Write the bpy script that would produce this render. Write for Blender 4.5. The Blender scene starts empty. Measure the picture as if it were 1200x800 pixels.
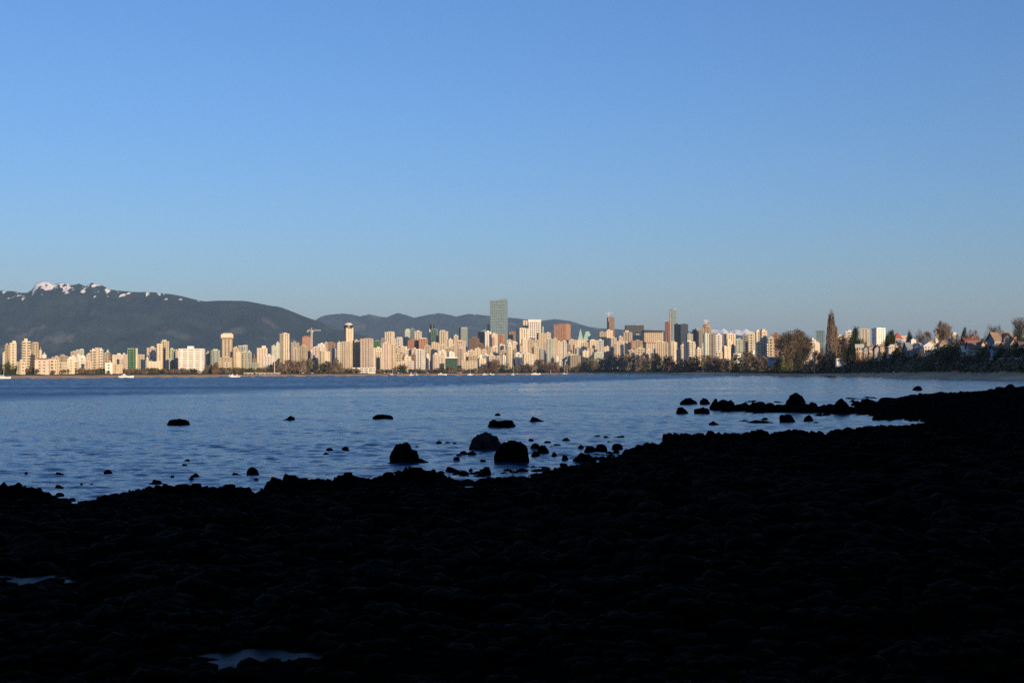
import bpy, math, random
import numpy as np
from mathutils import Matrix, Vector

# ------------------------------------------------------------------ camera
F = 1500.0            # focal length in photo pixels (photo 1200 wide)
CAMZ = 3.5
PITCH = math.atan(37.0 / F)
ROLL = math.radians(0.25)
sc = bpy.context.scene
col = sc.collection
cam_d = bpy.data.cameras.new('camera'); cam = bpy.data.objects.new('camera', cam_d); col.objects.link(cam)
cam_d.sensor_width = 36.0; cam_d.lens = 36.0 * F / 1200.0
cam_d.clip_start = 0.1; cam_d.clip_end = 120000
cam.matrix_world = Matrix.Translation((0, 0, CAMZ)) @ Matrix.Rotation(math.pi/2 + PITCH, 4, 'X') @ Matrix.Rotation(-ROLL, 4, 'Z')
sc.camera = cam
RM = cam.matrix_world.to_3x3()

# ------------------------------------------------------------------ light
SUN_EL = math.radians(11.0)
SUN_AZ = math.radians(152.0)          # clockwise from the view direction (+Y): behind the camera, to the right
w = bpy.data.worlds.new('World'); sc.world = w; w.use_nodes = True
nt = w.node_tree; nt.nodes.clear()
sky = nt.nodes.new('ShaderNodeTexSky'); sky.sky_type = 'NISHITA'; sky.sun_disc = False
sky.sun_elevation = SUN_EL; sky.sun_rotation = SUN_AZ
sky.altitude = 0; sky.air_density = 1.25; sky.dust_density = 0.5; sky.ozone_density = 6.1
bg = nt.nodes.new('ShaderNodeBackground'); bg.inputs['Strength'].default_value = 0.15
wo = nt.nodes.new('ShaderNodeOutputWorld')
tint = nt.nodes.new('ShaderNodeMixRGB'); tint.blend_type = 'MULTIPLY'; tint.inputs[0].default_value = 1.0; tint.inputs[2].default_value = (1.0, .88, 1.0, 1)
nt.links.new(sky.outputs[0], tint.inputs[1]); nt.links.new(tint.outputs[0], bg.inputs[0]); nt.links.new(bg.outputs[0], wo.inputs[0])
sl = bpy.data.lights.new('sun', 'SUN'); sl.energy = 5.0; sl.angle = math.radians(0.53); sl.color = (1.0, 0.735, 0.46)
so = bpy.data.objects.new('sun', sl); col.objects.link(so)
sdir = Vector((math.sin(SUN_AZ)*math.cos(SUN_EL), math.cos(SUN_AZ)*math.cos(SUN_EL), math.sin(SUN_EL)))
so.rotation_euler = sdir.to_track_quat('Z', 'Y').to_euler(); so.location = sdir * 300
sc.view_settings.view_transform = 'Standard'; sc.view_settings.look = 'None'
sc.view_settings.exposure = 0.17; sc.view_settings.gamma = 1.0
sc.render.engine = 'CYCLES'
sc.cycles.use_denoising = False
sc.cycles.sample_clamp_indirect = 2.0; sc.cycles.max_bounces = 6; sc.cycles.volume_bounces = 0; sc.cycles.transparent_max_bounces = 8
HAZE_DENSITY = 3.0e-5

rng = random.Random(7)
nr = np.random.RandomState(11)

# ------------------------------------------------------------------ geometry of the view
def ray(px, py):
    return RM @ Vector(((px-600)/F, -(py-400)/F, -1.0))
def W(px, py, Y):
    d = ray(px, py); t = Y / d.y
    return Vector((d.x*t, Y, CAMZ + d.z*t))
def hor(px): return 437.0 - math.tan(ROLL)*(px-600)
def ground_Y(px, py, z=0.0):
    d = ray(px, py); return (z-CAMZ)/d.z*d.y
def XY(px, Y):
    return W(px, hor(px), Y)
def lerp_list(L):
    xs = np.array([a for a, b in L], float); ys = np.array([b for a, b in L], float)
    return lambda p: np.interp(p, xs, ys)

shore = lerp_list([(-900,900),(-300,1000),(0,1280),(150,1500),(300,1800),(450,2100),(600,2480),(720,2480),(800,1600),(880,1250),
                   (950,1050),(1000,950),(1050,640),(1100,585),(1150,510),(1200,450),(1300,380),(1600,300),(2400,240)])
bankh = lerp_list([(840,0),(900,4.5),(960,7),(1000,9.5),(1060,13.5),(1120,14),(1200,13.5),(2400,22)])
bankw = lerp_list([(840,0),(950,1),(2400,1)])
CITY = ([-80,-2,0,14,45,75,120,300,700,1500,4000,9000,14000], [-4,-0.3,0.0,1.4,3.1,4.0,6.2,9,16,28,32,40,40])
BLUF = ([-80,-2,0,14,30,45,80,105,200,1000,4000,9000,14000], [0,0,0,0,.12,.3,.85,1.0,1.1,1.6,2.2,2.5,2.5])
def land_z(px, off):
    a = np.interp(off, CITY[0], CITY[1]); b = np.interp(off, BLUF[0], BLUF[1])*bankh(px)
    low = np.interp(off, [-80,-2,0,14,30], [-4,-0.3,0.0,1.1,1.9])
    b = np.where(np.asarray(off) < 30, low, np.maximum(low, b))
    k = bankw(px)
    return a*(1-k)+b*k

# ------------------------------------------------------------------ numpy noise
_perm = nr.randint(0, 1 << 30, 4096)
def _h(ix, iy):
    return (_perm[(ix*73856093 ^ iy*19349663) & 4095] & 0xffff)/65535.0
def vnoise(x, y):
    ix = np.floor(x).astype(np.int64); iy = np.floor(y).astype(np.int64); fx = x-ix; fy = y-iy
    fx = fx*fx*(3-2*fx); fy = fy*fy*(3-2*fy)
    a = _h(ix, iy); b = _h(ix+1, iy); c = _h(ix, iy+1); d = _h(ix+1, iy+1)
    return (a*(1-fx)+b*fx)*(1-fy)+(c*(1-fx)+d*fx)*fy
def fbm(x, y, o=4, ridged=False):
    s = 0; am = 0.5; t = 0
    for i in range(o):
        n = vnoise(x*2**i+17.3*i, y*2**i-9.1*i)
        if ridged: n = 1-abs(2*n-1)
        s = s+am*n; t += am; am *= 0.5
    return s/t

# ------------------------------------------------------------------ mesh and object helpers
def mesh(name, V, Fc, mat=None, smooth=False):
    me = bpy.data.meshes.new(name)
    V = np.asarray(V, dtype=np.float32)
    if isinstance(Fc, np.ndarray):
        n, k = Fc.shape
        me.vertices.add(len(V)); me.vertices.foreach_set('co', V.ravel())
        me.loops.add(n*k); me.loops.foreach_set('vertex_index', Fc.astype(np.int32).ravel())
        me.polygons.add(n); me.polygons.foreach_set('loop_start', np.arange(0, n*k, k, dtype=np.int32))
        me.update(calc_edges=True); me.validate()
    else:
        me.from_pydata([tuple(map(float, v)) for v in V], [], Fc); me.update()
    if smooth: me.polygons.foreach_set('use_smooth', [True]*len(me.polygons))
    if mat: me.materials.append(mat)
    return me
def link(name, me, parent=None, loc=None):
    o = bpy.data.objects.new(name, me); col.objects.link(o)
    if parent: o.parent = parent
    if loc is not None: o.location = loc
    return o
def empty(name, loc=(0,0,0), rz=0.0):
    o = bpy.data.objects.new(name, None); col.objects.link(o); o.location = loc; o.rotation_euler = (0,0,rz)
    o.empty_display_size = 0.5
    return o
def tag(o, label=None, cat=None, group=None, kind=None):
    if label: o['label'] = label
    if cat: o['category'] = cat
    if group: o['group'] = group
    if kind: o['kind'] = kind
    return o
def copy_tree(o, loc, rz, scale=None):
    r = o.copy(); col.objects.link(r); r.location = loc; r.rotation_euler = (0,0,rz)
    if scale is not None: r.scale = scale
    for ch in o.children:
        c = ch.copy(); col.objects.link(c); c.parent = r
        for g in ch.children:
            d = g.copy(); col.objects.link(d); d.parent = c
    return r
class MB:
    def __init__(s): s.V = []; s.F = []
    def prism(s, poly, z0, z1, top=None):
        n = len(poly); b = len(s.V); top = top or poly
        s.V += [(x, y, z0) for x, y in poly]+[(x, y, z1) for x, y in top]
        s.F += [[b+i, b+(i+1) % n, b+n+(i+1) % n, b+n+i] for i in range(n)]
        s.F += [[b+n-1-i for i in range(n)], [b+n+i for i in range(n)]]
    def box(s, x0, x1, y0, y1, z0, z1):
        s.prism([(x0,y0),(x1,y0),(x1,y1),(x0,y1)], z0, z1)
    def pyr(s, poly, z0, apex):
        n = len(poly); b = len(s.V)
        s.V += [(x, y, z0) for x, y in poly]+[tuple(apex)]
        s.F += [[b+i, b+(i+1) % n, b+n] for i in range(n)]+[[b+n-1-i for i in range(n)]]
    def gable(s, x0, x1, y0, y1, z0, z1, axis='x'):
        b = len(s.V)
        if axis == 'x':
            ym = (y0+y1)/2; s.V += [(x0,y0,z0),(x1,y0,z0),(x1,y1,z0),(x0,y1,z0),(x0,ym,z1),(x1,ym,z1)]
            s.F += [[b,b+1,b+5,b+4],[b+2,b+3,b+4,b+5],[b+3,b,b+4],[b+1,b+2,b+5],[b+3,b+2,b+1,b]]
        else:
            xm = (x0+x1)/2; s.V += [(x0,y0,z0),(x1,y0,z0),(x1,y1,z0),(x0,y1,z0),(xm,y0,z1),(xm,y1,z1)]
            s.F += [[b+1,b+2,b+5,b+4],[b+3,b,b+4,b+5],[b,b+1,b+4],[b+2,b+3,b+5],[b+3,b+2,b+1,b]]
    def tube(s, p, q, r0, r1, n=6):
        p = Vector(p); q = Vector(q); d = (q-p)
        if d.length < 1e-6: return
        d.normalize(); a = d.orthogonal().normalized(); c = d.cross(a); b = len(s.V)
        for P, r in ((p, r0), (q, r1)):
            for i in range(n):
                t = 2*math.pi*i/n; s.V.append(tuple(P+a*(math.cos(t)*r)+c*(math.sin(t)*r)))
        s.F += [[b+i, b+(i+1) % n, b+n+(i+1) % n, b+n+i] for i in range(n)]
        s.F += [[b+n-1-i for i in range(n)], [b+n+i for i in range(n)]]
    def build(s, name, mat, parent=None, smooth=False):
        return link(name, mesh(name, s.V, s.F, mat, smooth), parent)

# ------------------------------------------------------------------ materials
MATS = {}
def mat(name, base, rough=0.8, var=0.15, scale=0.3, spec=0.3, metal=0.0, bump=0.0, bscale=5.0):
    if name in MATS: return MATS[name]
    m = bpy.data.materials.new(name); m.use_nodes = True; t = m.node_tree; N = t.nodes; L = t.links
    p = N['Principled BSDF']
    p.inputs['Roughness'].default_value = rough; p.inputs['Metallic'].default_value = metal
    p.inputs['Specular IOR Level'].default_value = spec
    tc = N.new('ShaderNodeTexCoord'); nz = N.new('ShaderNodeTexNoise'); nz.inputs['Scale'].default_value = scale
    nz.inputs['Detail'].default_value = 5
    L.new(tc.outputs['Object'], nz.inputs['Vector'])
    r = N.new('ShaderNodeValToRGB'); r.color_ramp.elements[0].position = 0.3; r.color_ramp.elements[1].position = 0.7
    r.color_ramp.elements[0].color = tuple(c*(1-var) for c in base)+(1,)
    r.color_ramp.elements[1].color = tuple(min(1, c*(1+var)) for c in base)+(1,)
    L.new(nz.outputs['Fac'], r.inputs['Fac'])
    if name[:5] == 'wall_' or name[:4] == 'foli':
        oi = N.new('ShaderNodeObjectInfo'); mr = N.new('ShaderNodeMapRange'); mr.inputs[3].default_value = .80; mr.inputs[4].default_value = 1.16
        hs = N.new('ShaderNodeHueSaturation'); L.new(oi.outputs['Random'], mr.inputs[0]); L.new(mr.outputs[0], hs.inputs['Value'])
        L.new(r.outputs['Color'], hs.inputs['Color']); L.new(hs.outputs[0], p.inputs['Base Color'])
    else: L.new(r.outputs['Color'], p.inputs['Base Color'])
    if bump:
        n2 = N.new('ShaderNodeTexNoise'); n2.inputs['Scale'].default_value = bscale; n2.inputs['Detail'].default_value = 6
        b = N.new('ShaderNodeBump'); b.inputs['Strength'].default_value = bump
        L.new(tc.outputs['Object'], n2.inputs['Vector']); L.new(n2.outputs['Fac'], b.inputs['Height']); L.new(b.outputs['Normal'], p.inputs['Normal'])
    MATS[name] = m
    return m
WALLC = {'cream': (.64,.56,.41), 'white': (.76,.72,.63), 'tan': (.48,.40,.28), 'pink': (.57,.48,.39), 'brown': (.27,.18,.13),
         'brick': (.36,.18,.13), 'orange': (.46,.26,.16), 'yellow': (.64,.54,.38), 'grey': (.34,.31,.27), 'peach': (.63,.52,.39),
         'green': (.20,.36,.20), 'palegreen': (.46,.50,.40), 'blueglass': (.04,.08,.12), 'darkglass': (.04,.055,.075), 'greyglass': (.24,.34,.35),
         'teal': (.05,.09,.10), 'black': (.03,.03,.035), 'copper': (.34,.50,.40), 'red': (.36,.10,.07), 'dark': (.06,.05,.045),
         'bluegrey': (.30,.31,.33), 'roofgrey': (.10,.095,.09), 'rooftan': (.32,.22,.14)}
WORD = {'cream': 'cream', 'white': 'white', 'tan': 'tan', 'pink': 'pinkish', 'brown': 'brown', 'brick': 'red brick', 'orange': 'orange brick',
        'yellow': 'pale yellow', 'grey': 'grey', 'peach': 'peach', 'green': 'green glass', 'palegreen': 'pale green', 'blueglass': 'blue glass',
        'darkglass': 'dark glass coloured', 'greyglass': 'grey glass', 'teal': 'dark teal glass', 'black': 'black', 'copper': 'copper green', 'red': 'red',
        'dark': 'dark', 'bluegrey': 'blue grey', 'roofgrey': 'grey', 'rooftan': 'tan'}
def wall_mat(c):
    glassy = c in ('blueglass', 'darkglass', 'greyglass', 'teal', 'black', 'green')
    return mat('wall_'+c, WALLC[c], rough=0.35 if glassy else 0.85, var=0.12, scale=0.12, spec=0.5 if glassy else 0.2)
GLASS = {}
def glass_mat(kind='plain'):
    c = {'plain': (.11,.095,.08), 'green': (.04,.10,.05), 'blue': (.02,.04,.065), 'warm': (.14,.10,.08), 'dark': (.012,.016,.024), 'pale': (.17,.21,.20)}[kind]
    return mat('glazing_'+kind, c, rough=0.25, var=0.35, scale=0.5, spec=0.5)

# ------------------------------------------------------------------ names of landmarks used in labels
LAND = [(-99,'the left edge'),(45,'the far left tower trio'),(113,'the narrow cream tower with raised core'),(155,'the green glass block'),(194,'the notched cream tower'),
        (225,'the broad white slab'),(266,'the crowned tan tower'),(333,'the faceted cream tower'),(366,'the white tower crane'),
        (408,'the dark banded tower'),(455,'the slim pinkish shore slab'),(492,'the white striped slab'),(529,'the dark green pavilion'),
        (585,'the tallest glass tower'),(627,'the white framed tower'),(660,'the orange brown tower'),(687,'the green roofed hotel'),
        (716,'the tower under construction'),(743,'the black slab tower'),(797,'the dark blue glass tower'),(829,'the orange capped tower'),
        (893,'the peach stepped tower'),(932,'the broad bare tree'),(975,'the tall bare poplar'),(1028,'the white twin towers'),
        (1070,'the blue grey house'),(1106,'the large bare hilltop tree'),(1165,'the lumpy evergreen')]
ORD = ['first','second','third','fourth','fifth','sixth','seventh','eighth','ninth','tenth','eleventh','twelfth','thirteenth','fourteenth','fifteenth',
       'sixteenth','seventeenth','eighteenth','nineteenth','twentieth','twenty-first','twenty-second','twenty-third','twenty-fourth','twenty-fifth','twenty-sixth','twenty-seventh','twenty-eighth','twenty-ninth','thirtieth']
PEND = []
def later(o, base, px, lands=None): PEND.append((o, base, px, lands or LAND))
def flush_labels():
    g = {}
    for o, base, px, lands in PEND:
        ks = [n for p, n in lands if p <= px]
        g.setdefault((base, ks[-1] if ks else lands[0][1]), []).append((px, o))
    for (base, lm), L in g.items():
        L.sort(key=lambda t: t[0])
        for i, (px, o) in enumerate(L):
            o['label'] = (f"{base} right of {lm}" if len(L) == 1 else f"{ORD[min(i, len(ORD)-1)]} {base} right of {lm}")

# ================================================================== SETTING
# ---- water: radial sheet, real waves where they are resolved
def polar(pxs, rows, zf):
    az = np.arctan((pxs-600)/F)
    A, R = np.meshgrid(az, rows)
    X = R*np.tan(A); Y = R.copy()
    Z = zf(X, Y)
    return np.stack([X, Y, Z], -1).reshape(-1, 3), grid_faces(len(rows), len(pxs))
def grid_faces(nrw, ncl):
    i = np.arange(nrw-1)[:, None]*ncl+np.arange(ncl-1)[None, :]
    i = i.ravel()
    return np.stack([i, i+1, i+ncl+1, i+ncl], 1)

PXC = np.concatenate([np.linspace(-1500, -120, 60)[:-1], np.linspace(-120, 1320, 760), np.linspace(1320, 2700, 60)[1:]])
ROWS = np.concatenate([np.geomspace(14, 3200, 1500), np.geomspace(3400, 90000, 25)])
comps = []
for i in range(54):
    lam = 0.32*(3.0/0.32)**(rng.random()**1.2)
    th = rng.gauss(math.radians(97), 0.5)
    comps.append((lam, math.cos(th), math.sin(th), rng.random()*6.28, 0.027*(0.55 if lam > 2 else 1.0)))
def water_z(X, Y):
    cell = Y*(math.log(3200/14)/1500)
    gust = 0.55+0.9*fbm(X/40, Y/14, 3)
    wx = X+0.6*fbm(X/3, Y/3, 2); wy = Y+0.6*fbm(X/3+9, Y/3, 2)
    Z = np.zeros_like(X)
    q_ = Y-3.2*X; slick = np.exp(-((q_-372)/26)**2)
    gust = gust*(1-.5*slick)*np.where(q_ > 372, 1.25, 1.0)
    for lam, cx, cy, ph, sl_ in comps:
        k = 2*math.pi/lam
        fade = np.clip((lam/cell-1.7)/1.2, 0, 1)
        Z += fade*(sl_/k)*np.sin(k*(wx*cx+wy*cy)+ph)
    # wind-roughened far water: small chop at the cell size
    chop = np.clip((Y-30)/200, 0, 1)*np.clip(3300-Y, 0, 1)
    Z += chop*cell*0.30*(vnoise(X/(cell*0.8+0.3), Y/(cell+0.1))-0.5)
    # calm wake streak crossing the bay
    return Z*gust
V, Fc = polar(PXC, ROWS, water_z)
def water_mat():
    m = bpy.data.materials.new('sea_water'); m.use_nodes = True; t = m.node_tree; N = t.nodes; L = t.links; p = N['Principled BSDF']
    p.inputs['Base Color'].default_value = (.003,.038,.095,1); p.inputs['IOR'].default_value = 1.333
    p.inputs['Roughness'].default_value = 0.1
    tc = N.new('ShaderNodeTexCoord')
    mp = N.new('ShaderNodeMapping'); mp.inputs['Scale'].default_value = (0.8, 2.0, 1)
    L.new(tc.outputs['Object'], mp.inputs['Vector'])
    n1 = N.new('ShaderNodeTexNoise'); n1.inputs['Scale'].default_value = 2.2; n1.inputs['Detail'].default_value = 5
    L.new(mp.outputs[0], n1.inputs['Vector'])
    b = N.new('ShaderNodeBump'); b.inputs['Strength'].default_value = 0.8; b.inputs['Distance'].default_value = 0.06
    L.new(n1.outputs['Fac'], b.inputs['Height']); L.new(b.outputs['Normal'], p.inputs['Normal'])
    # wind patches: streaks of rougher and calmer water
    m2 = N.new('ShaderNodeMapping'); m2.inputs['Scale'].default_value = (0.004, 0.02, 1)
    L.new(tc.outputs['Object'], m2.inputs['Vector'])
    n2 = N.new('ShaderNodeTexNoise'); n2.inputs['Scale'].default_value = 1.0; n2.inputs['Detail'].default_value = 4
    L.new(m2.outputs[0], n2.inputs['Vector'])
    sx = N.new('ShaderNodeSeparateXYZ'); L.new(tc.outputs['Object'], sx.inputs[0])
    qn = N.new('ShaderNodeMath'); qn.operation = 'MULTIPLY_ADD'; qn.inputs[1].default_value = -3.2
    L.new(sx.outputs['X'], qn.inputs[0]); L.new(sx.outputs['Y'], qn.inputs[2])
    far = N.new('ShaderNodeMapRange'); far.inputs[1].default_value = 372; far.inputs[2].default_value = 470
    far.inputs[3].default_value = 0.0; far.inputs[4].default_value = 0.21
    L.new(qn.outputs[0], far.inputs[0])
    nr_ = N.new('ShaderNodeMapRange'); nr_.inputs[1].default_value = 25; nr_.inputs[2].default_value = 150
    nr_.inputs[3].default_value = 0.06; nr_.inputs[4].default_value = 0.13
    L.new(sx.outputs['Y'], nr_.inputs[0]); a0 = N.new('ShaderNodeMath'); L.new(nr_.outputs[0], a0.inputs[0]); L.new(far.outputs[0], a0.inputs[1]); far = a0
    pr = N.new('ShaderNodeMapRange'); pr.inputs[1].default_value = 0.3; pr.inputs[2].default_value = 0.7
    pr.inputs[3].default_value = -0.05; pr.inputs[4].default_value = 0.10
    L.new(n2.outputs['Fac'], pr.inputs[0])
    ad = N.new('ShaderNodeMath'); L.new(far.outputs[0], ad.inputs[0]); L.new(pr.outputs[0], ad.inputs[1])
    L.new(ad.outputs[0], p.inputs['Roughness'])
    return m
MW = water_mat()
tag(link('water', mesh('water', V, Fc, MW, True)), 'blue rippled bay water between the black beach and the city', kind='structure')

# ---- foreground beach
WL = [(-1500,560),(-300,580),(0,589),(50,590),(95,598),(120,590),(140,585),(190,577),(250,579),(300,586),(325,573),(400,571),(470,566),(500,564),(540,569),(600,564),
      (640,559),(680,548),(730,535),(770,524),(790,516),(850,513),(920,510),(960,511),(990,507),(1050,499),(1085,496),(1105,484),(1120,470),(1150,460),(1190,453.5),(1230,449),(1260,447)]
TU = [(975,486),(1000,479),(1020,474),(1040,468),(1060,464),(1090,461),(1130,459.5),(1170,456)]
TL = [(975,485),(1000,485),(1030,489),(1060,492.5),(1085,494),(1120,500)]
def Ylist(L_): return lerp_list([(a, ground_Y(a, b)) for a, b in L_])
YW = Ylist(WL); YU = Ylist(TU); YL = Ylist(TL)
_yw_end = float(YW(1260))
def d_land(px, Y):
    m = YW(px)-Y
    m = np.where(px > 1260, 900-Y, m)
    tg = np.minimum(YU(px)-Y, Y-YL(px)); tg = np.where(px < 985, -9, tg)
    return np.maximum(m, tg)
POOLS = [(12,690,.60,0.6),(322,782,0.60,0.34),(962,567,0.6,.8),(925,573,0.5,0.5)]
def beach_base(d, Y=20.0):
    cap = np.interp(Y, [9,18,40,80,150,300,560], [1.9,1.75,1.15,.55,.30,.28,.6])
    return np.where(d > 0, cap*(1-np.exp(-d/22.0)), 0.05*d)
def pool_xyz():
    out = []
    for px, py, rx, ry in POOLS:
        Y = ground_Y(px, py, 0.0); z = 0
        for _ in range(12):
            z = float(beach_base(float(d_land(np.array(px), Y)), Y)); Y = 0.5*Y+0.5*ground_Y(px, py, z-0.03)
        p = XY(px, Y); out.append((p.x, Y, z+0.03, rx, ry))
    return out
PXYZ = pool_xyz()
def beach_z(X, Y, rough=True):
    px = 600+F*X/np.maximum(Y, 1e-3)
    d = d_land(px, Y)
    d = d+(fbm(X/3.5, Y/3.5, 3)-0.5)*np.clip(Y*0.05, 0.9, 4)
    z = beach_base(d, Y)
    if rough:
        a = np.clip((d+3)/6, 0.15, 1)*np.interp(Y, [30,80,200], [1,.75,.4])
        z = z+a*(0.09*(fbm(X/.33, Y/.33, 3, True)-.5)+0.24*(fbm(X/1.3, Y/1.3, 6, True)-0.55)+0.22*(fbm(X/7, Y/7, 3)-0.5))
    for x, y, zz, rx, ry in PXYZ:
        g = np.exp(-(((X-x)/(rx*1.1))**2+((Y-y)/(ry*1.1))**2)**2)
        z = z*(1-g)+(zz-0.06)*g
    return z
PXB = np.concatenate([np.linspace(-1500, -100, 70)[:-1], np.linspace(-100, 1320, 640), np.linspace(1320, 2700, 60)[1:]])
V, Fc = polar(PXB, np.geomspace(3.0, 560, 560), beach_z)
Vy = V.copy()
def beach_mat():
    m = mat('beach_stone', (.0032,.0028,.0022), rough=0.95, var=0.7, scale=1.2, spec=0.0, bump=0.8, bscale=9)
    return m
MBEACH = beach_mat()
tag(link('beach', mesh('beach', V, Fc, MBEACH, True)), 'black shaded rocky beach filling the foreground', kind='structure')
pm = bpy.data.materials.new('pool_water'); pm.use_nodes = True; p = pm.node_tree.nodes['Principled BSDF']
p.inputs['Base Color'].default_value = (.006,.01,.014,1); p.inputs['Roughness'].default_value = 0.5; p.inputs['IOR'].default_value = 1.2
_n = pm.node_tree.nodes.new('ShaderNodeTexNoise'); _n.inputs['Scale'].default_value = 7; _b = pm.node_tree.nodes.new('ShaderNodeBump'); _b.inputs['Strength'].default_value = .5
_b.inputs['Distance'].default_value = .03
pm.node_tree.links.new(_n.outputs['Fac'], _b.inputs['Height']); pm.node_tree.links.new(_b.outputs['Normal'], p.inputs['Normal'])
for k, (x, y, z, rx, ry) in enumerate(PXYZ):
    n = 40; ring = []
    for i in range(n):
        t = 2*math.pi*i/n; r = 1+0.25*math.sin(3*t+k)+0.15*math.sin(7*t+2*k)
        ring.append((x+rx*r*math.cos(t), y+ry*r*math.sin(t), z))
    o = link('tide_pool', mesh('tide_pool', [(x, y, z)]+ring, [[0, 1+i, 1+(i+1) % n] for i in range(n)], pm))
    tag(o, kind='structure')

# ---- hill behind the camera whose shade covers the beach
gx = np.linspace(-700, 900, 120); gy = np.linspace(-420, -6, 60)
X, Y = np.meshgrid(gx, gy)
prof = np.interp(-Y, [0,8,40,95,150,420], [0,0.03,0.3,0.9,1.0,1.05])
hz_ = np.interp(X, [-700,-200,100,350,500,900], [62,74,88,100,104,104])
Z = 1.6+hz_*prof+(fbm(X/30, Y/30, 4)-0.5)*14*np.clip(-Y/60, 0, 1)
MHILL = mat('hill_forest', (.03,.035,.02), rough=0.95, var=0.5, scale=0.05, bump=0.5, bscale=0.3)
tag(link('hillside', mesh('hillside', np.stack([X, Y, Z], -1).reshape(-1, 3), grid_faces(60, 120), MHILL, True)), 'wooded bluff behind the beach', kind='structure')

# ---- far land: sand, lawn, ground
def land_strip(name, offs, m, kind='structure', label=None, nz=0.25):
    pxs = np.concatenate([np.arange(-900, -40, 40), np.arange(-40, 1240, 4), np.arange(1240, 2400, 40)]).astype(float)
    P, O = np.meshgrid(pxs, np.array(offs, float))
    S = shore(P)+3*(fbm(P/11, P*0+3, 3)-0.5)*4
    Yv = S+O; Xv = (P-600)/F*Yv
    Zv = land_z(P, O)+np.where(O > 1, nz, 0)*(fbm(Xv/14, Yv/14, 3)-0.5)
    tag(link(name, mesh(name, np.stack([Xv, Yv, Zv], -1).reshape(-1, 3), grid_faces(len(offs), len(pxs)), m, True)), label, kind=kind)
land_strip('sand', [-80,-30,-2,0,4,9,14,22,30,38,45], mat('far_sand', (.52,.34,.18), 0.95, 0.25, 0.03), label='narrow strip of tan sand along the far shore', nz=0.5)
land_strip('lawn', [45,52,60,75,90,105,120], mat('far_lawn', (.055,.065,.025), 0.95, 0.4, 0.02), label='strip of park lawn behind the far sand')
land_strip('ground', [120,160,200,260,340,500,700,1000,1500,2500,4000,6500,9500,14000], mat('city_ground', (.06,.06,.04), 0.95, 0.3, 0.01), label='low wooded ground the city stands on')

# ---- mountains
def ridge(name, prof, Yr, depth, front, snow, label, rough=1.0, patch=0.0):
    L_ = lerp_list(prof); x0, x1 = prof[0][0], prof[-1][0]
    n = int((x1-x0)*1.6); pxs = np.linspace(x0, x1, n)
    s = np.concatenate([np.linspace(0, 1, 70), np.array([1.05, 1.15, 1.3])])
    P, S = np.meshgrid(pxs, s)
    ry = L_(P)
    zr = (hor(600)-math.tan(ROLL)*(P-600)-ry)*Yr/F+CAMZ
    Yv = Yr-depth+S*depth; Xv = (P-600)/F*Yv
    prf = np.where(S <= 1, np.interp(S, [0,.2,.5,.8,1], [0,.16,.45,.74,1.0]), 1-(S-1)*1.6)
    Zv = zr*prf
    gull = fbm(Xv/900, Yv/2600, 5, True)-0.6
    damp = np.clip((1-S)*4, 0.0, 1)*np.clip(S*3, 0, 1)
    Zv = Zv+zr*0.40*rough*gull*damp
    Zv = Zv+rough*(fbm(Xv/220, Yv/160, 5)-0.5)*np.where(S > .97, 19, 75)*np.clip(S*4, 0, 1)
    me = mesh(name, np.stack([Xv, Yv, Zv], -1).reshape(-1, 3), grid_faces(len(s), n), None, True)
    m = bpy.data.materials.new(name+'_slope'); m.use_nodes = True; t = m.node_tree; N = t.nodes; K = t.links; p = N['Principled BSDF']
    p.inputs['Roughness'].default_value = 0.95; p.inputs['Specular IOR Level'].default_value = 0.05
    tc = N.new('ShaderNodeTexCoord'); sx = N.new('ShaderNodeSeparateXYZ'); K.new(tc.outputs['Object'], sx.inputs[0])
    def noise(sc_, det, vec=None):
        q = N.new('ShaderNodeTexNoise'); q.inputs['Scale'].default_value = sc_; q.inputs['Detail'].default_value = det
        K.new(vec or tc.outputs['Object'], q.inputs['Vector']); return q
    n1 = noise(0.0035, 9)
    r1 = N.new('ShaderNodeValToRGB'); r1.color_ramp.elements[0].position = .32; r1.color_ramp.elements[1].position = .72
    r1.color_ramp.elements[0].color = (.004,.010,.012,1); r1.color_ramp.elements[1].color = (.028,.040,.036,1)
    K.new(n1.outputs['Fac'], r1.inputs['Fac'])
    # clearings and rock slides
    n3 = noise(0.0019, 6)
    r3 = N.new('ShaderNodeValToRGB'); r3.color_ramp.elements[0].position = .60-patch; r3.color_ramp.elements[1].position = .68-patch
    K.new(n3.outputs['Fac'], r3.inputs['Fac'])
    mx0 = N.new('ShaderNodeMixRGB'); mx0.inputs[2].default_value = (.085,.085,.075,1); K.new(r3.outputs['Color'], mx0.inputs[0]); K.new(r1.outputs['Color'], mx0.inputs[1])
    # snow above a ragged line
    mp = N.new('ShaderNodeMapping'); mp.inputs['Scale'].default_value = (1, .4, .45); K.new(tc.outputs['Object'], mp.inputs['Vector'])
    n2 = noise(0.017, 10, mp.outputs[0])
    ma = N.new('ShaderNodeMath'); ma.operation = 'MULTIPLY_ADD'; ma.inputs[1].default_value = snow[1]; K.new(n2.outputs['Fac'], ma.inputs[0]); K.new(sx.outputs['Z'], ma.inputs[2])
    mr = N.new('ShaderNodeMapRange'); mr.inputs[1].default_value = snow[0]+snow[1]*.5-snow[2]; mr.inputs[2].default_value = snow[0]+snow[1]*.5+snow[2]
    K.new(ma.outputs[0], mr.inputs[0])
    mx = N.new('ShaderNodeMixRGB'); mx.inputs[2].default_value = (.88,.86,.83,1); K.new(mr.outputs[0], mx.inputs[0]); K.new(mx0.outputs[0], mx.inputs[1])
    K.new(mx.outputs[0], p.inputs['Base Color'])
    me.materials.append(m)
    tag(link(name, me), label, kind='structure')
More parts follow.
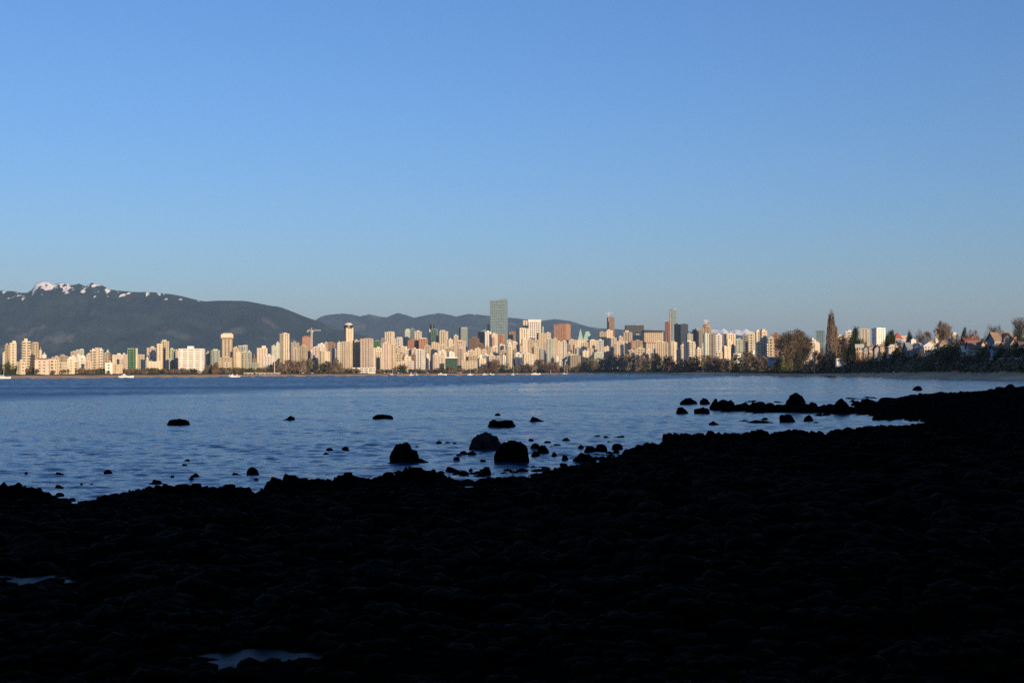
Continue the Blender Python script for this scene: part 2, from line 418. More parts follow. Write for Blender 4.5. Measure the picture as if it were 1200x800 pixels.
ridge('mountain', [(-260,352),(-150,348),(-60,340),(0,341),(14,341.5),(24,343),(32,343),(38,338),(42,332),(48,329.5),(56,330),(62,333.5),(70,331),(78,331.5),(85,334),(92,331.5),(100,335),(107,331),(118,333),(128,338.5),
      (145,341),(160,342),(180,342.5),(200,345),(220,349),(240,353),(255,352.5),(285,352.5),(305,355),(325,359),(345,366),(372,376),(400,386),(430,395),(470,405),(520,415),(600,426)],
      12500, 2200, 0, (856, 760, 14), 'dark forested mountain with a snowy crest at far left', patch=0.0)
ridge('mountain_ridge', [(300,400),(355,384),(368,376),(376,371),(384,368.5),(400,367),(412,368),(422,370.5),(432,368),(445,371),(453,372),(460,369),(466,366.5),(474,368),(485,372),(500,369),(515,367),(528,369),(535,371),(548,368),(560,368.5),(575,370),
      (595,372),(612,373.5),(635,376),(650,373.5),(668,376),(680,380),(690,383),(700,384.5),(730,386),(760,386.5),(800,388),(850,391),(900,396),(1000,408),(1200,420),(1500,428)],
      19000, 3200, 0, (908, 260, 12), 'blue forested ridge with snow dusted summits behind the towers')
ridge('snow_peak', [(790,400),(812,394),(826,389),(834,385.5),(842,386),(848,384.5),(853,388),(862,385.5),(868,386.5),(874,384.8),(880,388),(890,393),(905,398),(930,406)],
      26000, 2600, 0, (560, 380, 40), 'pale distant snow peaks showing between the right towers', rough=1.4)

# ================================================================== CITY
NB = 0
def ngon(w_, d_, n, ph=0):
    return [(w_/2*math.cos(2*math.pi*i/n+ph), d_/2*math.sin(2*math.pi*i/n+ph)) for i in range(n)]
def inset(poly, k):
    cx = sum(p[0] for p in poly)/len(poly); cy = sum(p[1] for p in poly)/len(poly); out = []
    for x, y in poly:
        r = math.hypot(x-cx, y-cy); out.append((cx+(x-cx)*(1-k*1.3/r), cy+(y-cy)*(1-k*1.3/r)))
    return out
STY = {  # band fraction, pier fraction, pier spacing (m), piers proud
    'band': (.50, .16, 7.0, False), 'grid': (.50, .45, 4.2, True), 'pier': (.34, .50, 4.0, True), 'glass': (.16, .06, 5.0, False),
    'punch': (.62, .60, 4.5, True), 'slab': (.72, .30, 9.0, False), 'sheer': (.05, .04, 6.0, False), 'blank': (.86, .86, 8.0, True)}
def building(px0, px1, yt, off, c='cream', sty='grid', rot=None, dr=0.8, n=4, pent=None, extra=(), word=None, g='plain', lab=None, cat='building', base=None, pentc=None, fh=3.3, name=None):
    global NB
    NB += 1
    pxm = (px0+px1)/2; Y = float(shore(pxm))+off; s = Y/F
    wp = (px1-px0)*s
    if rot is None: rot = rng.choice([-1, 1])*rng.uniform(4, 24)
    th = math.radians(rot)
    wd = wp/(abs(math.cos(th))+dr*abs(math.sin(th))) if n == 4 else wp
    dp = wd*dr
    Yc = Y+ (wd*abs(math.sin(th))+dp*abs(math.cos(th)))/2
    p0 = XY(pxm, Yc)
    zb = float(land_z(pxm, Yc-float(shore(pxm))))-2.0 if base is None else W(pxm, base, Yc).z
    H = W(pxm, yt, Yc).z-zb
    nm = name or ('tower' if H > 45 else 'apartment_block')
    root = empty(nm, (p0.x, p0.y, zb), th)
    poly = [(-wd/2,-dp/2),(wd/2,-dp/2),(wd/2,dp/2),(-wd/2,dp/2)] if n == 4 else ngon(wd, max(dp, wd*.8), n, math.pi/n)
    bf, pf, ps, proud = STY[sty]
    inner = MB(); inner.prism(inset(poly, min(.8, wd*.12)), 0, H-0.3)
    inner.build('glazing', glass_mat(g), root)
    fh = max(fh, 2.3*s*rng.uniform(.85,1.25)); ps = max(ps, 2.7*s*rng.uniform(.85,1.3)); wl = MB(); nf = max(2, round(H/fh)); f = H/nf
    wl.prism(poly, 0, f*.9)
    for i in range(1, nf+1):
        wl.prism(poly, i*f-bf*f*.5, i*f+(bf*f*.5 if i < nf else 0.9))
    o2 = inset(poly, -0.12 if proud else 0.10)
    m_ = len(poly)
    for i in range(m_):
        a = Vector(o2[i]+(0,)); b = Vector(o2[(i+1) % m_]+(0,)); L = (b-a).length; d = (b-a)/L; nn = Vector((-d.y, d.x, 0))
        k = max(1, round(L/ps)); st = L/k; pw = st*pf
        for j in range(k):
            c0 = a+d*(st*(j+.5)-pw/2); c1 = a+d*(st*(j+.5)+pw/2); c2 = c1+nn*.8; c3 = c0+nn*.8
            wl.prism([(c0.x,c0.y),(c1.x,c1.y),(c2.x,c2.y),(c3.x,c3.y)], 0.05, H+(0.6 if proud else 0.3))
    wm = wall_mat(c)
    wl.build('wall', wm, root)
    if n == 4 and wd > 6:      # solid end walls at the two side faces
        pass
    def sub(nm2, a, b, y1, y0, cc, shape, dz=0.4):
        cx = ((a+b)/2-pxm)*s*math.cos(th); ww = (b-a)*s/(1.0 if n != 4 else (abs(math.cos(th))+.7*abs(math.sin(th)))); dd = min(ww*.9, dp*.75)
        if shape in ('wide','widecap'): dd = dp*1.04
        zt = W(pxm, y1, Yc).z-zb; z0_ = (W(pxm, y0, Yc).z-zb) if y0 else H-dz
        q = MB(); R = [(cx-ww/2,-dd/2),(cx+ww/2,-dd/2),(cx+ww/2,dd/2),(cx-ww/2,dd/2)]
        if shape in ('box','wide'): q.prism(R, z0_, zt)
        elif shape == 'cyl': q.prism([(cx+x, y) for x, y in ngon(ww, ww, 12)], z0_, zt)
        elif shape == 'pyr': q.pyr(R, z0_, (cx, 0, zt))
        elif shape == 'hip':
            k = .35; q.prism(R, z0_, zt, [(cx-ww/2*k,-dd/2*.1),(cx+ww/2*k,-dd/2*.1),(cx+ww/2*k,dd/2*.1),(cx-ww/2*k,dd/2*.1)])
        elif shape == 'dome':
            for i in range(4):
                r0 = math.cos(i*math.pi/8); r1 = math.cos((i+1)*math.pi/8); q.prism([(cx+x*r0, y*r0) for x, y in ngon(ww, ww, 12)], z0_+(zt-z0_)*math.sin(i*math.pi/8), z0_+(zt-z0_)*math.sin((i+1)*math.pi/8), [(cx+x*r1, y*r1) for x, y in ngon(ww, ww, 12)])
        elif shape == 'slope':      # roof screen rising to one side
            q.prism(R, z0_, z0_+.5); q.V += [(cx-ww/2,-dd/2,z0_+.4),(cx+ww/2,-dd/2,z0_+.4),(cx+ww/2,dd/2,z0_+.4),(cx-ww/2,dd/2,z0_+.4),(cx-ww/2,-dd/2,z0_+.6),(cx+ww/2,-dd/2,zt),(cx+ww/2,dd/2,zt),(cx-ww/2,dd/2,z0_+.6)]
            b_ = len(q.V)-8; q.F += [[b_,b_+1,b_+5,b_+4],[b_+1,b_+2,b_+6,b_+5],[b_+2,b_+3,b_+7,b_+6],[b_+3,b_,b_+4,b_+7],[b_+4,b_+5,b_+6,b_+7],[b_+3,b_+2,b_+1,b_]]
        elif shape == 'mast': q.tube((cx,0,z0_-1), (cx,0,zt), .9, .35)
        return q.build(nm2, wall_mat(cc), root)
    if pent is None and H > 18 and not extra:
        a = px0+(px1-px0)*rng.uniform(.2, .45); sub('penthouse', a, a+(px1-px0)*rng.uniform(.25, .4), yt-2.6/s*0.9-.6, None, pentc or c, 'box')
        if rng.random() < .15: sub('antenna', a+.2, a+1.2, yt-rng.uniform(5, 9)/s, None, 'grey', 'mast')
        if rng.random() < .45: b_ = px0+(px1-px0)*rng.uniform(.05, .7); sub('roof_step', b_, b_+(px1-px0)*.28, yt-1.6/s, None, rng.choice([c, 'grey', 'white']), 'box')
    elif pent:
        sub('penthouse', pent[0], pent[1], pent[2], None, pentc or c, 'box')
    for e in extra: sub(*e)
    wd_ = word or (WORD[c]+(' tower' if H > 45 else ' block'))
    row = 'front-row ' if off < 200 else ('' if off < 600 else 'rear ')
    tag(root, None, cat if cat != 'building' else ('tower' if H > 45 else 'building'), 'buildings of the waterfront city')
    if lab: root['label'] = lab
    else: later(root, row+wd_, pxm)
    return root
B = building
# --- left third
B(5.5,11,405,260,'tan','grid',rot=-20, lab='low left step of the stepped tan towers at the far left')
B(10,19.5,402.5,250,'cream','grid',rot=30,pent=(14,18.5,399.3), lab='tall cream tower with roof box beside the far left step')
B(23.8,36,400.6,250,'cream','band',rot=34,pent=(27.5,32,396.6), lab='tallest of the far left cream towers, box core on its roof')
B(36,45.6,402,360,'tan','grid',rot=-28,n=8,pent=(39,43.5,400.6), lab='rounded tan tower right of the tallest far left tower')
B(45.8,49,411,520,'cream')
B(50,54,416,900,'white','blank',rot=0,extra=[('spire',50.3,53.7,412,None,'palegreen','pyr')],lab='small white building with a pale pointed roof at far left')
B(19,29.6,424.5,85,'cream','grid',rot=-32,pent=(23.5,26,421.2))
B(35,41,417,140,'dark','band',rot=10)
B(41,58,422.5,80,'pink','punch',rot=12,dr=.4,pentc='brick')
B(45,63,420.4,170,'brown','punch',rot=4,dr=.4,pent=(48,56,419.6))
B(57,68.5,421.8,85,'yellow','grid',rot=-8,pent=(59,63,420.6))
B(69.5,79,417.6,230,'tan','grid',pent=(71,75,415.2)); B(77.8,88,420.8,90,'cream','grid'); B(68,78,425,95,'cream','grid')
B(83,91.5,412.7,320,'pink','grid',pent=(85.5,88.5,411)); B(88,99,410.3,380,'palegreen','grid',rot=20,pent=(93.5,98,408.7))
B(91,101,419,150,'white','punch',rot=18,pent=(95,99.5,416.6)); B(99,107.5,423.5,120,'peach','grid'); B(101,106,416,320,'peach')
B(83.5,92,424,110,'cream','band')
B(106,113,411.2,150,'cream','band',rot=0,lab='left wing of the narrow cream shore tower with raised core')
B(112,116.8,408.2,146,'peach','slab',rot=0,pent=(112.6,116.2,407.8),lab='raised middle core of the narrow cream shore tower')
B(116.4,120.4,410.3,152,'white','band',rot=0,dr=1.6,lab='right striped wing of the narrow cream shore tower')
B(120.2,124.5,420,230,'darkglass','grid',rot=0); B(119,124,417,330,'cream')  # shade of a grey side strip put into the first block's dark colour
B(122.3,130.3,414,520,'brown','grid',rot=8,extra=[('spire',123.5,129,408.6,None,'copper','pyr')],lab='brown building with a green pointed roof behind the shore')
B(130,145,416.3,300,'cream','grid',rot=22,pent=(137,141.5,413.8)); B(123,132,426,90,'white','grid'); B(131.5,143.2,427.6,92,'yellow','punch')
B(141,150,416,420,'pink','grid'); B(140,144.5,421,200,'cream')
B(151,160,409.2,205,'green','glass',rot=0,g='green',dr=1,extra=[('edge_fin',149.6,151.8,408,433,'cream','box'),('edge_fin',158.8,161.2,408,433,'cream','box'),('penthouse',153.5,157,407.6,None,'brown','box')],lab='green glass block between two cream edge fins')
B(160.5,174,416.2,360,'cream','punch',pent=(162,169,415.2)); B(163.8,171.6,422,120,'blueglass','glass',g='blue',rot=-30,n=8)
B(171,174.2,420,140,'white','band'); B(172.5,184,408.2,360,'pink','grid',pent=(177,180.5,405.6))
B(182.5,190.5,403.4,250,'cream','grid',rot=28,pent=(184,187,402.6),lab='shorter left half of the notched cream tower')
B(188.5,198,400.6,262,'cream','grid',rot=-25,pent=(190,194.3,398.1),lab='taller right half of the notched cream tower')
B(191.3,194,409,236,'darkglass','sheer',g='dark',rot=0,lab='dark glass slot on the front of the notched cream tower')  # narrow dark block standing in front of both halves, no recess cut
B(173,188,424.2,125,'cream','grid',dr=.5); B(173.5,178.5,422.3,200,'brown')
B(199.3,206,410,260,'palegreen','grid',g='green',pent=(200,203,407.5)); B(205,210.5,411.5,240,'tan','pier')
B(209.5,240.2,409.3,125,'white','slab',rot=6,dr=.45,pent=(219.8,227.4,405.6),fh=3.0,lab='broad white slab hotel with strong floor lines and roof box',extra=[('roof_step',213,236,408.4,None,'white','wide')])
B(240.5,247.5,414,360,'tan','grid'); B(246.6,258,411,310,'palegreen','glass',n=8,g='pale',pent=(249.5,255,408.8))
B(240,248,428,100,'dark','band',rot=0,dr=.6)
B(260,272.6,396,300,'tan','pier',rot=9,dr=.8,extra=[('crown',258.6,273.9,391.6,396.4,'cream','wide'),('crown_cap',261,272.5,390.4,391.8,'white','wide'),('crown_band',259.6,273,395.6,397.6,'brown','wide')],lab='tall tan tower with a wider cream crown')
B(257.5,272.5,419.5,170,'tan','punch',rot=0,dr=.6); B(272.4,280,408,360,'tan','grid'); B(263,271,424.5,120,'cream','grid')
B(279.5,290,405.5,220,'white','glass',rot=-10,g='pale',extra=[('crown',280.5,289.3,404.2,None,'white','slope')],lab='white tower with a sloped crown behind the yellow panel tower')
B(277.7,282.8,413,130,'yellow','blank',rot=0,dr=1.6,lab='pale yellow blank panel of the green striped tower')
B(282.4,285.3,413.6,134,'palegreen','glass',rot=0,g='green',dr=2,lab='green glazed middle strip beside the pale yellow panel')
B(284.9,288.9,413,131,'cream','band',rot=0,dr=1.8,lab='cream right bay of the green striped tower')
B(289,295,413,420,'palegreen','glass',g='pale',extra=[('spire',289.6,294.4,409.4,None,'palegreen','pyr')],lab='slim pale green tower with a pointed top')
B(290,303,425.6,150,'palegreen','grid',dr=.5); B(296,301,421,260,'brown')
B(300,314,408.4,260,'peach','grid',rot=14,pent=(306.5,311.8,405)); B(309,322.8,417.6,135,'white','punch',rot=-6,pent=(314,317,414.6))
B(317,324.6,405.8,420,'palegreen','glass',g='pale'); B(322.8,328.2,402.2,430,'palegreen','grid',g='pale')
B(327.4,339.3,391.5,205,'cream','pier',rot=45,dr=1,n=4,pent=(330.5,336,389.9),lab='tall faceted cream tower showing two lit faces')
B(339,351,402,360,'grey','grid',rot=20); B(350,360.5,406,210,'tan','grid',rot=-22)
B(352.6,365.4,395.4,420,'brick','pier',rot=15,pent=(355,362,393.6)); B(343,352,409,300,'pink')
# --- crane district and West End front
B(367,374.5,407.3,230,'pink','grid'); B(372.8,381,403.6,320,'white','grid'); B(380,384.2,402,330,'yellow','band')
B(374.4,387,412.3,150,'yellow','pier',rot=-18,n=8,pent=(379.5,382.2,407.5)); B(384,393.5,401.8,330,'brown','grid',pent=(386,390,400.4))
B(386,394,409,260,'pink'); B(394.2,399.6,402.2,220,'cream','band')
B(402.4,414.4,384.6,360,'yellow','punch',rot=28,dr=1,extra=[('dark_band',401.7,415,381.2,384.8,'black','cyl'),('cap',402.4,414.4,377.8,381.0,'white','dome')],lab='cream tower with a dark band under its pale domed cap')
B(399,409,401.2,120,'cream','grid',rot=-14,dr=1,fh=3,pent=(401,405,400)); B(408.6,413.4,402,165,'tan','grid',rot=8)
B(412.8,424,399.6,175,'tan','grid',rot=24,dr=.9,fh=3); B(422.4,437.6,397.6,120,'pink','grid',rot=-12,dr=.7,fh=3,pent=(427.5,436.5,395.9),pentc='orange')
B(413,440,431.2,85,'white','band',rot=0,dr=.12,pent=(413,414,431),word='long low white terrace')
B(437,448,408.2,360,'cream','grid'); B(438,447.5,400,700,'green','glass',g='green'); B(446.4,452.2,397.6,520,'grey','grid')
B(441,449,412,260,'cream')
B(451,462.4,389.6,520,'cream','pier',rot=-15,pent=(455,461.5,388.3)); B(448.8,457,402.5,130,'pink','grid',rot=0,dr=1.2,fh=3,lab='left half of the slim pinkish shore slab')
B(456.6,463.6,404,132,'tan','grid',rot=0,dr=1.3,fh=3,lab='right half of the slim pinkish shore slab')
B(462.4,472,397,520,'white','grid',pent=(465.5,471.5,394.8)); 
B(473,481,387.4,920,'palegreen','glass',g='pale',pent=(475,480,385.2)); B(479,487,386,930,'greyglass','glass',g='pale')
B(486,494.4,388.8,820,'cream','grid'); B(477,492.5,399,520,'brick','grid',rot=8,dr=.6); B(491,501.5,397.2,470,'orange','grid',pent=(493,500,396),pentc='white')
B(501.4,507,386,930,'cream','grid',pent=(502,506,385.4)); B(504.8,513.2,386.2,880,'greyglass','glass',g='green',extra=[('dome',503.6,509.6,380.4,None,'black','cyl'),('roof_screen',505.5,512.5,385.4,None,'greyglass','box')],lab='green glass tower topped by a round black drum')
B(511,516,393,800,'blueglass','sheer',g='dark'); B(514.8,525.3,388.6,720,'cream','pier',rot=-20,pent=(516,521.5,386.6)); B(524.5,531,398,640,'cream'); B(530,537.4,393.4,1000,'yellow','grid')
B(462,469,408,330,'cream'); B(467.6,476,406.6,420,'yellow'); B(474.8,483,410,360,'peach'); B(482,489,409,330,'cream'); B(463,473,415,230,'tan'); B(472,482,418,200,'cream'); B(481,488,416,240,'brown')
B(464,479,424,125,'cream','punch',dr=.5); B(477,485,423.2,140,'white')
B(487.2,498,410,150,'white','pier',rot=-12,pent=(489,494,409),word='white striped slab'); B(496,505,405.2,380,'tan'); B(498.6,503.5,416,200,'cream')
B(506.8,514.3,415.4,130,'peach','band',n=10,pent=(509.2,512,413)); B(503,515,402,560,'tan'); B(514,524.5,404.5,480,'cream'); B(521.5,531.5,408.4,420,'tan'); B(514,523,411.5,300,'white'); B(529,536,405,460,'peach')
B(522,536,419.4,110,'darkglass','glass',rot=0,dr=.6,g='green',extra=[('roof',521.6,536.4,418.5,None,'white','wide')],lab='low dark green glass pavilion with a thin white roof')
B(515,522,418,200,'cream')
# --- downtown centre
B(537.6,548.5,384.6,1350,'palegreen','glass',rot=25,g='pale',pent=(539,547,383.5)); B(533.5,546,400,740,'peach','grid'); B(535.4,542.6,408.8,200,'peach','band'); B(525,533,413,230,'white')
B(549.8,562,396.8,950,'brown','punch',rot=-22,pent=(553.5,558.5,394)); B(560,570.6,389,1350,'darkglass','sheer',g='dark',rot=-20,extra=[('roof',561.6,569.8,386,None,'greyglass','slope')],lab='dark blue glass block with a pale slanted roof')
B(570.8,575,380.2,1550,'blueglass','sheer',g='blue'); B(568,576,389,1130,'white','pier'); B(575,583.5,391.5,1100,'cream','pier',rot=15)
B(583.4,591.6,392.8,930,'orange','punch',rot=-25,pent=(585,590,391.2)); B(576,580,396,930,'orange','grid')
B(574.6,595.4,352.6,1650,'greyglass','grid',rot=-17,dr=.55,g='pale',fh=9,extra=[('roof_screen',578,595.2,350.3,None,'greyglass','slope'),('antenna',586,587,348.6,None,'grey','mast')],lab='tallest tower of the skyline, grey green glass with slanted top',word='tall')
B(548,557,411,320,'cream'); B(556.5,563.5,408.5,360,'yellow'); B(562,571,410.6,360,'cream'); B(559.4,567,403,740,'brown','grid'); B(567.6,576,406.5,540,'tan'); B(575,584,408,620,'peach'); B(584,592,404,640,'cream')
B(541,559.6,423.2,120,'yellow','punch',rot=-10,dr=.4,pent=(543,546,422.6)); B(559.4,569.6,421,150,'cream','grid'); B(549,559,417.5,250,'tan'); B(543,550,414.5,280,'cream'); B(566,574,416,260,'white')
B(573,581,417,230,'pink'); B(580,588,418.5,210,'cream'); B(586,594,411,330,'tan'); B(588,593.6,417,220,'white')
B(593.6,600.6,406.4,200,'yellow','pier',n=8,pent=(595,598,404.5)); B(599,606.6,401.4,640,'cream',pent=(600,605,399.8)); B(600.8,606.4,410,260,'darkglass','glass',g='dark'); B(594,601,399,900,'peach')
B(595.8,607.5,389.4,1250,'brown','grid',rot=5); B(604.6,620.3,385.2,1150,'cream','pier',rot=26,pent=(607,615,384.3))
B(613,621.5,376.2,1650,'cream','pier',rot=0,g='dark',pent=(614,616,375.4)); 
B(619.6,634,377.4,1560,'white','pier',rot=0,dr=.7,g='warm',extra=[('frame_top',619.3,634.3,374.6,377.6,'white','wide')],lab='broad tower with a bright cream frame and brown panel')
B(611,618.6,398,430,'cream','grid'); B(618,626,398.4,440,'tan','grid'); B(608,614,406,380,'pink')
B(603.8,613,414.4,200,'white','grid'); B(612.4,624.8,414.8,150,'cream','grid',g='green',rot=10,fh=3)
B(629,640.2,390.6,850,'tan','grid',extra=[('roof_turret',634.6,638,382.5,None,'copper','cyl')],lab='tan tower with a small green turret on its roof'); B(638.8,646,390.4,950,'peach'); B(623.6,632.4,407.2,360,'tan'); B(631.8,638.2,409.4,260,'blueglass','glass',g='blue'); B(626,632,399,620,'cream')
B(641,648.8,397.6,250,'palegreen','grid',g='pale',pent=(643,647,396.6)); B(648.2,653.4,397,250,'yellow','blank'); B(637,642,402,420,'peach')
B(649,669,380.6,1350,'orange','punch',rot=-28,dr=.7,pent=(655.5,667,378.7),pentc='brown',g='warm',fh=4,word='orange brown tower')
B(652,658.4,401,310,'cream','grid'); B(657.6,664.4,400.4,330,'white','pier'); B(664,676,398.6,720,'tan','grid',rot=18); B(663,669,404,420,'grey')
B(676,692,399,1200,'cream','punch',rot=0,dr=.8,extra=[('steep_roof',683,694.5,388.3,399.5,'copper','hip'),('steep_roof',677,684,384.8,399.5,'copper','pyr'),('dormer',686,690,391.5,397.5,'bluegrey','pyr')],lab='cream hotel with tall copper green steep roofs')
B(674,681,408.4,520,'bluegrey','grid'); B(681,690,401.4,520,'peach','grid'); B(688,701,399.2,540,'cream','grid',rot=20,pent=(691,697,397.6)); B(700,703.6,403,520,'cream')
B(668,681,416.6,190,'tan','grid',rot=-16); B(664.6,670,414.4,250,'white'); B(682,690,411.6,250,'cream'); B(688,696,408.5,330,'peach'); B(694.4,706.6,413.4,190,'palegreen','pier',g='green',rot=12)
B(702.4,711.2,389.4,1150,'tan','grid',rot=0); B(710,718.3,387.4,1160,'peach','grid',rot=8); B(716,723,396,900,'cream')
B(711.6,720.6,372.2,1650,'brown','grid',rot=20,g='warm',word='brown tower under construction',pent=(713,718,371))
B(700,710,405.5,540,'grey'); B(706,716.6,406.6,500,'pink'); B(715.4,720.2,407,300,'darkglass','glass',g='dark'); B(719.4,723.4,403,280,'cream','band'); B(722.6,732.2,400.2,250,'peach','grid',rot=-12)
B(724,731,395,600,'pink'); B(730.6,741.6,389.6,620,'peach','pier',pent=(733,737.2,387)); B(736,739.8,401.5,340,'darkglass','sheer',g='dark',rot=0); B(731,737,401.8,360,'cream'); B(739.4,744,400,420,'brick')  # the dark sheer block fills a narrow slot between its neighbours
B(733,754,388.6,1250,'blueglass','glass',g='blue',rot=0,dr=.7,extra=[('black_crown',733,754.2,381.2,388.8,'black','wide'),('roof_turret',746,749,380.2,None,'palegreen','box')],lab='squat tower with a flat black crown above blue glass')
B(741,753,393,920,'peach','grid'); B(743,753.6,399.6,540,'tan','grid'); B(745,757,408.6,300,'cream','grid'); B(736,745,410.5,280,'peach')
B(752,777,389.6,1050,'tan','grid',rot=6,dr=.6,extra=[('roof',753,776,387.2,None,'dark','wide')],lab='wide grey brown block with a dark flat roof'); B(754,769,402,420,'cream','pier',extra=[('roof',754,769,400.8,None,'brick','wide')],lab='cream block under a red brown roof left of the slim towers')
B(768,779,400.6,360,'peach','pier'); B(777,785,402,400,'tan'); B(756,764,410,290,'pink')
B(779.6,786,377,1150,'brick','pier',rot=-20,extra=[('edge_fin',779.4,781.4,376,440,'white','box')],lab='slim red brown tower with a white edge')
B(784.8,795,363.4,1350,'greyglass','band',rot=18,g='pale',n=6,pent=(788,793,362),lab='slim tall grey green tower right of the red brown one',extra=[('edge_fin',784.9,786.6,363.6,440,'white','box')])
B(790,798.4,380.4,1050,'darkglass','sheer',g='dark',rot=-12,lab='darker left half of the dark blue glass tower'); B(797,806.6,380.2,1040,'blueglass','sheer',g='blue',rot=0,extra=[('slanted_top',797,806.6,378.8,None,'blueglass','pyr')],lab='blue glass tower with a pointed top')
B(783.6,794,401.6,300,'cream','pier',rot=-25,n=8); B(801,815.6,401,310,'cream','grid',rot=-10,pent=(805.5,810,398.4)); B(797.6,802.4,405.4,330,'pink'); B(793,798,410,260,'pink')
B(811.6,825,386.6,950,'teal','glass',rot=14,g='blue'); B(804,812.5,392,800,'teal','glass',g='blue'); B(815,822,409,260,'peach')
B(822.6,834.6,383.6,950,'tan','grid',rot=-18,extra=[('scaffold_cap',822.6,834,379.4,None,'orange','dome')],lab='tan tower with a rounded orange cap')
B(824.6,832,391.6,350,'palegreen','pier',g='pale'); B(831,839.6,391.8,340,'grey','pier'); B(838.6,847,392.8,300,'white','grid',rot=-20)
B(848.6,862.4,392,520,'peach','pier',rot=22,dr=.6); B(846.6,852,394,600,'grey'); B(846.6,856.4,407.4,250,'peach','punch',pent=(848,851,405)); B(856.6,863.2,405.6,300,'blueglass','glass',g='blue')
B(862.6,871,398.6,350,'palegreen','grid',g='pale'); B(870,877.2,393.4,420,'grey','grid'); B(876.6,886,391.4,350,'cream','grid',g='green',rot=-25); B(885.6,892.4,389,320,'cream','pier',rot=0); B(891,899.2,388.6,300,'peach','grid',rot=12,pent=(892.5,897,385.6),word='peach stepped tower')
B(899.8,908,396.6,300,'tan','grid',g='dark'); B(903.6,916,392.4,320,'brown','grid'); B(839.6,847,413,190,'cream'); B(858.6,868.4,414.8,160,'white','slab',n=8,pent=(861,866,414)); B(880,887,414.2,170,'white','slab'); B(886,893,402,280,'cream')
B(913,925,400,380,'yellow','grid'); B(922,934,404,360,'cream','grid'); B(935,944,406,500,'peach'); B(944,952,401,700,'tan')
B(949,956.5,398.5,900,'white','grid'); B(956,968,387.6,1400,'greyglass','grid',g='dark',rot=-22,pent=(961,965,386.6)); B(954.6,961,402.4,420,'peach','blank'); B(980,990.4,394.4,800,'cream','grid'); B(990,1000,389,900,'white','band')
B(1007.6,1020.4,385.8,1000,'cream','grid',g='pale',rot=-22,pent=(1012,1016,384.8),lab='left of the two white twin towers above the bank'); B(1022.6,1037.6,385.2,1000,'white','grid',g='pale',rot=20,pent=(1026,1033,384),lab='right of the two white twin towers above the bank')
B(1054.6,1063,394.6,500,'pink','punch',pent=(1056,1059,394)); B(1096,1101,388.5,600,'cream','punch',dr=.5,pent=(1097,1099,388)); B(1115,1121,390.5,620,'cream','punch',pent=(1116,1119,390))
# filler rows: the dense blocks between the towers
gaps = [(3,7,414),(31,36,411),(61,70,419),(124,132,420),(143,150,424),(197,210,420),(243,258,421),(272,279,417),(303,309,415),(339,345,413),(352,366,410),(366,375,416),(394,400,411),(411,416,407),(437,449,416),
        (449,462,412),(486,492,402),(503,508,409),(524,530,416),(530,541,418),(561,568,416),(570,577,412),(596,604,416),(605,612,404),(622,632,415),(632,641,416),(640,650,412),(655,664,413),(660,668,408),(676,684,413),(684,694,406),
        (700,708,399),(708,716,413),(722,730,408),(732,742,413),(752,760,405),(766,774,409),(773,781,410),(808,816,404),(828,836,404),(836,844,402),(850,858,400),(862,870,407),(870,878,404),(880,888,399),(893,903,404),(908,920,406),(944,950,410)]
for i, (a, b, y) in enumerate(gaps):
    B(a, b, y, 420+(i*37) % 160, ['cream','peach','tan','white','grey','pink','yellow'][i % 7], ['grid','punch','pier','band'][i % 4])

_r4 = random.Random(5)
for i in range(96):
    a = _r4.uniform(64, 132) if i < 8 else _r4.uniform(378, 770); wdt = _r4.uniform(3.2, 6.5); yt_ = _r4.uniform(413, 423.5)
    if i >= 62: a = _r4.uniform(455, 900); yt_ = _r4.uniform(401, 411)
    if 400 < a < 440 or 520 < a < 537: continue
    B(a, a+wdt, yt_, _r4.uniform(210, 330) if i < 62 else _r4.uniform(560, 800), _r4.choice(['cream','peach','tan','white','white','pink','grey','yellow','brick']), _r4.choice(['grid','punch','band','pier']))
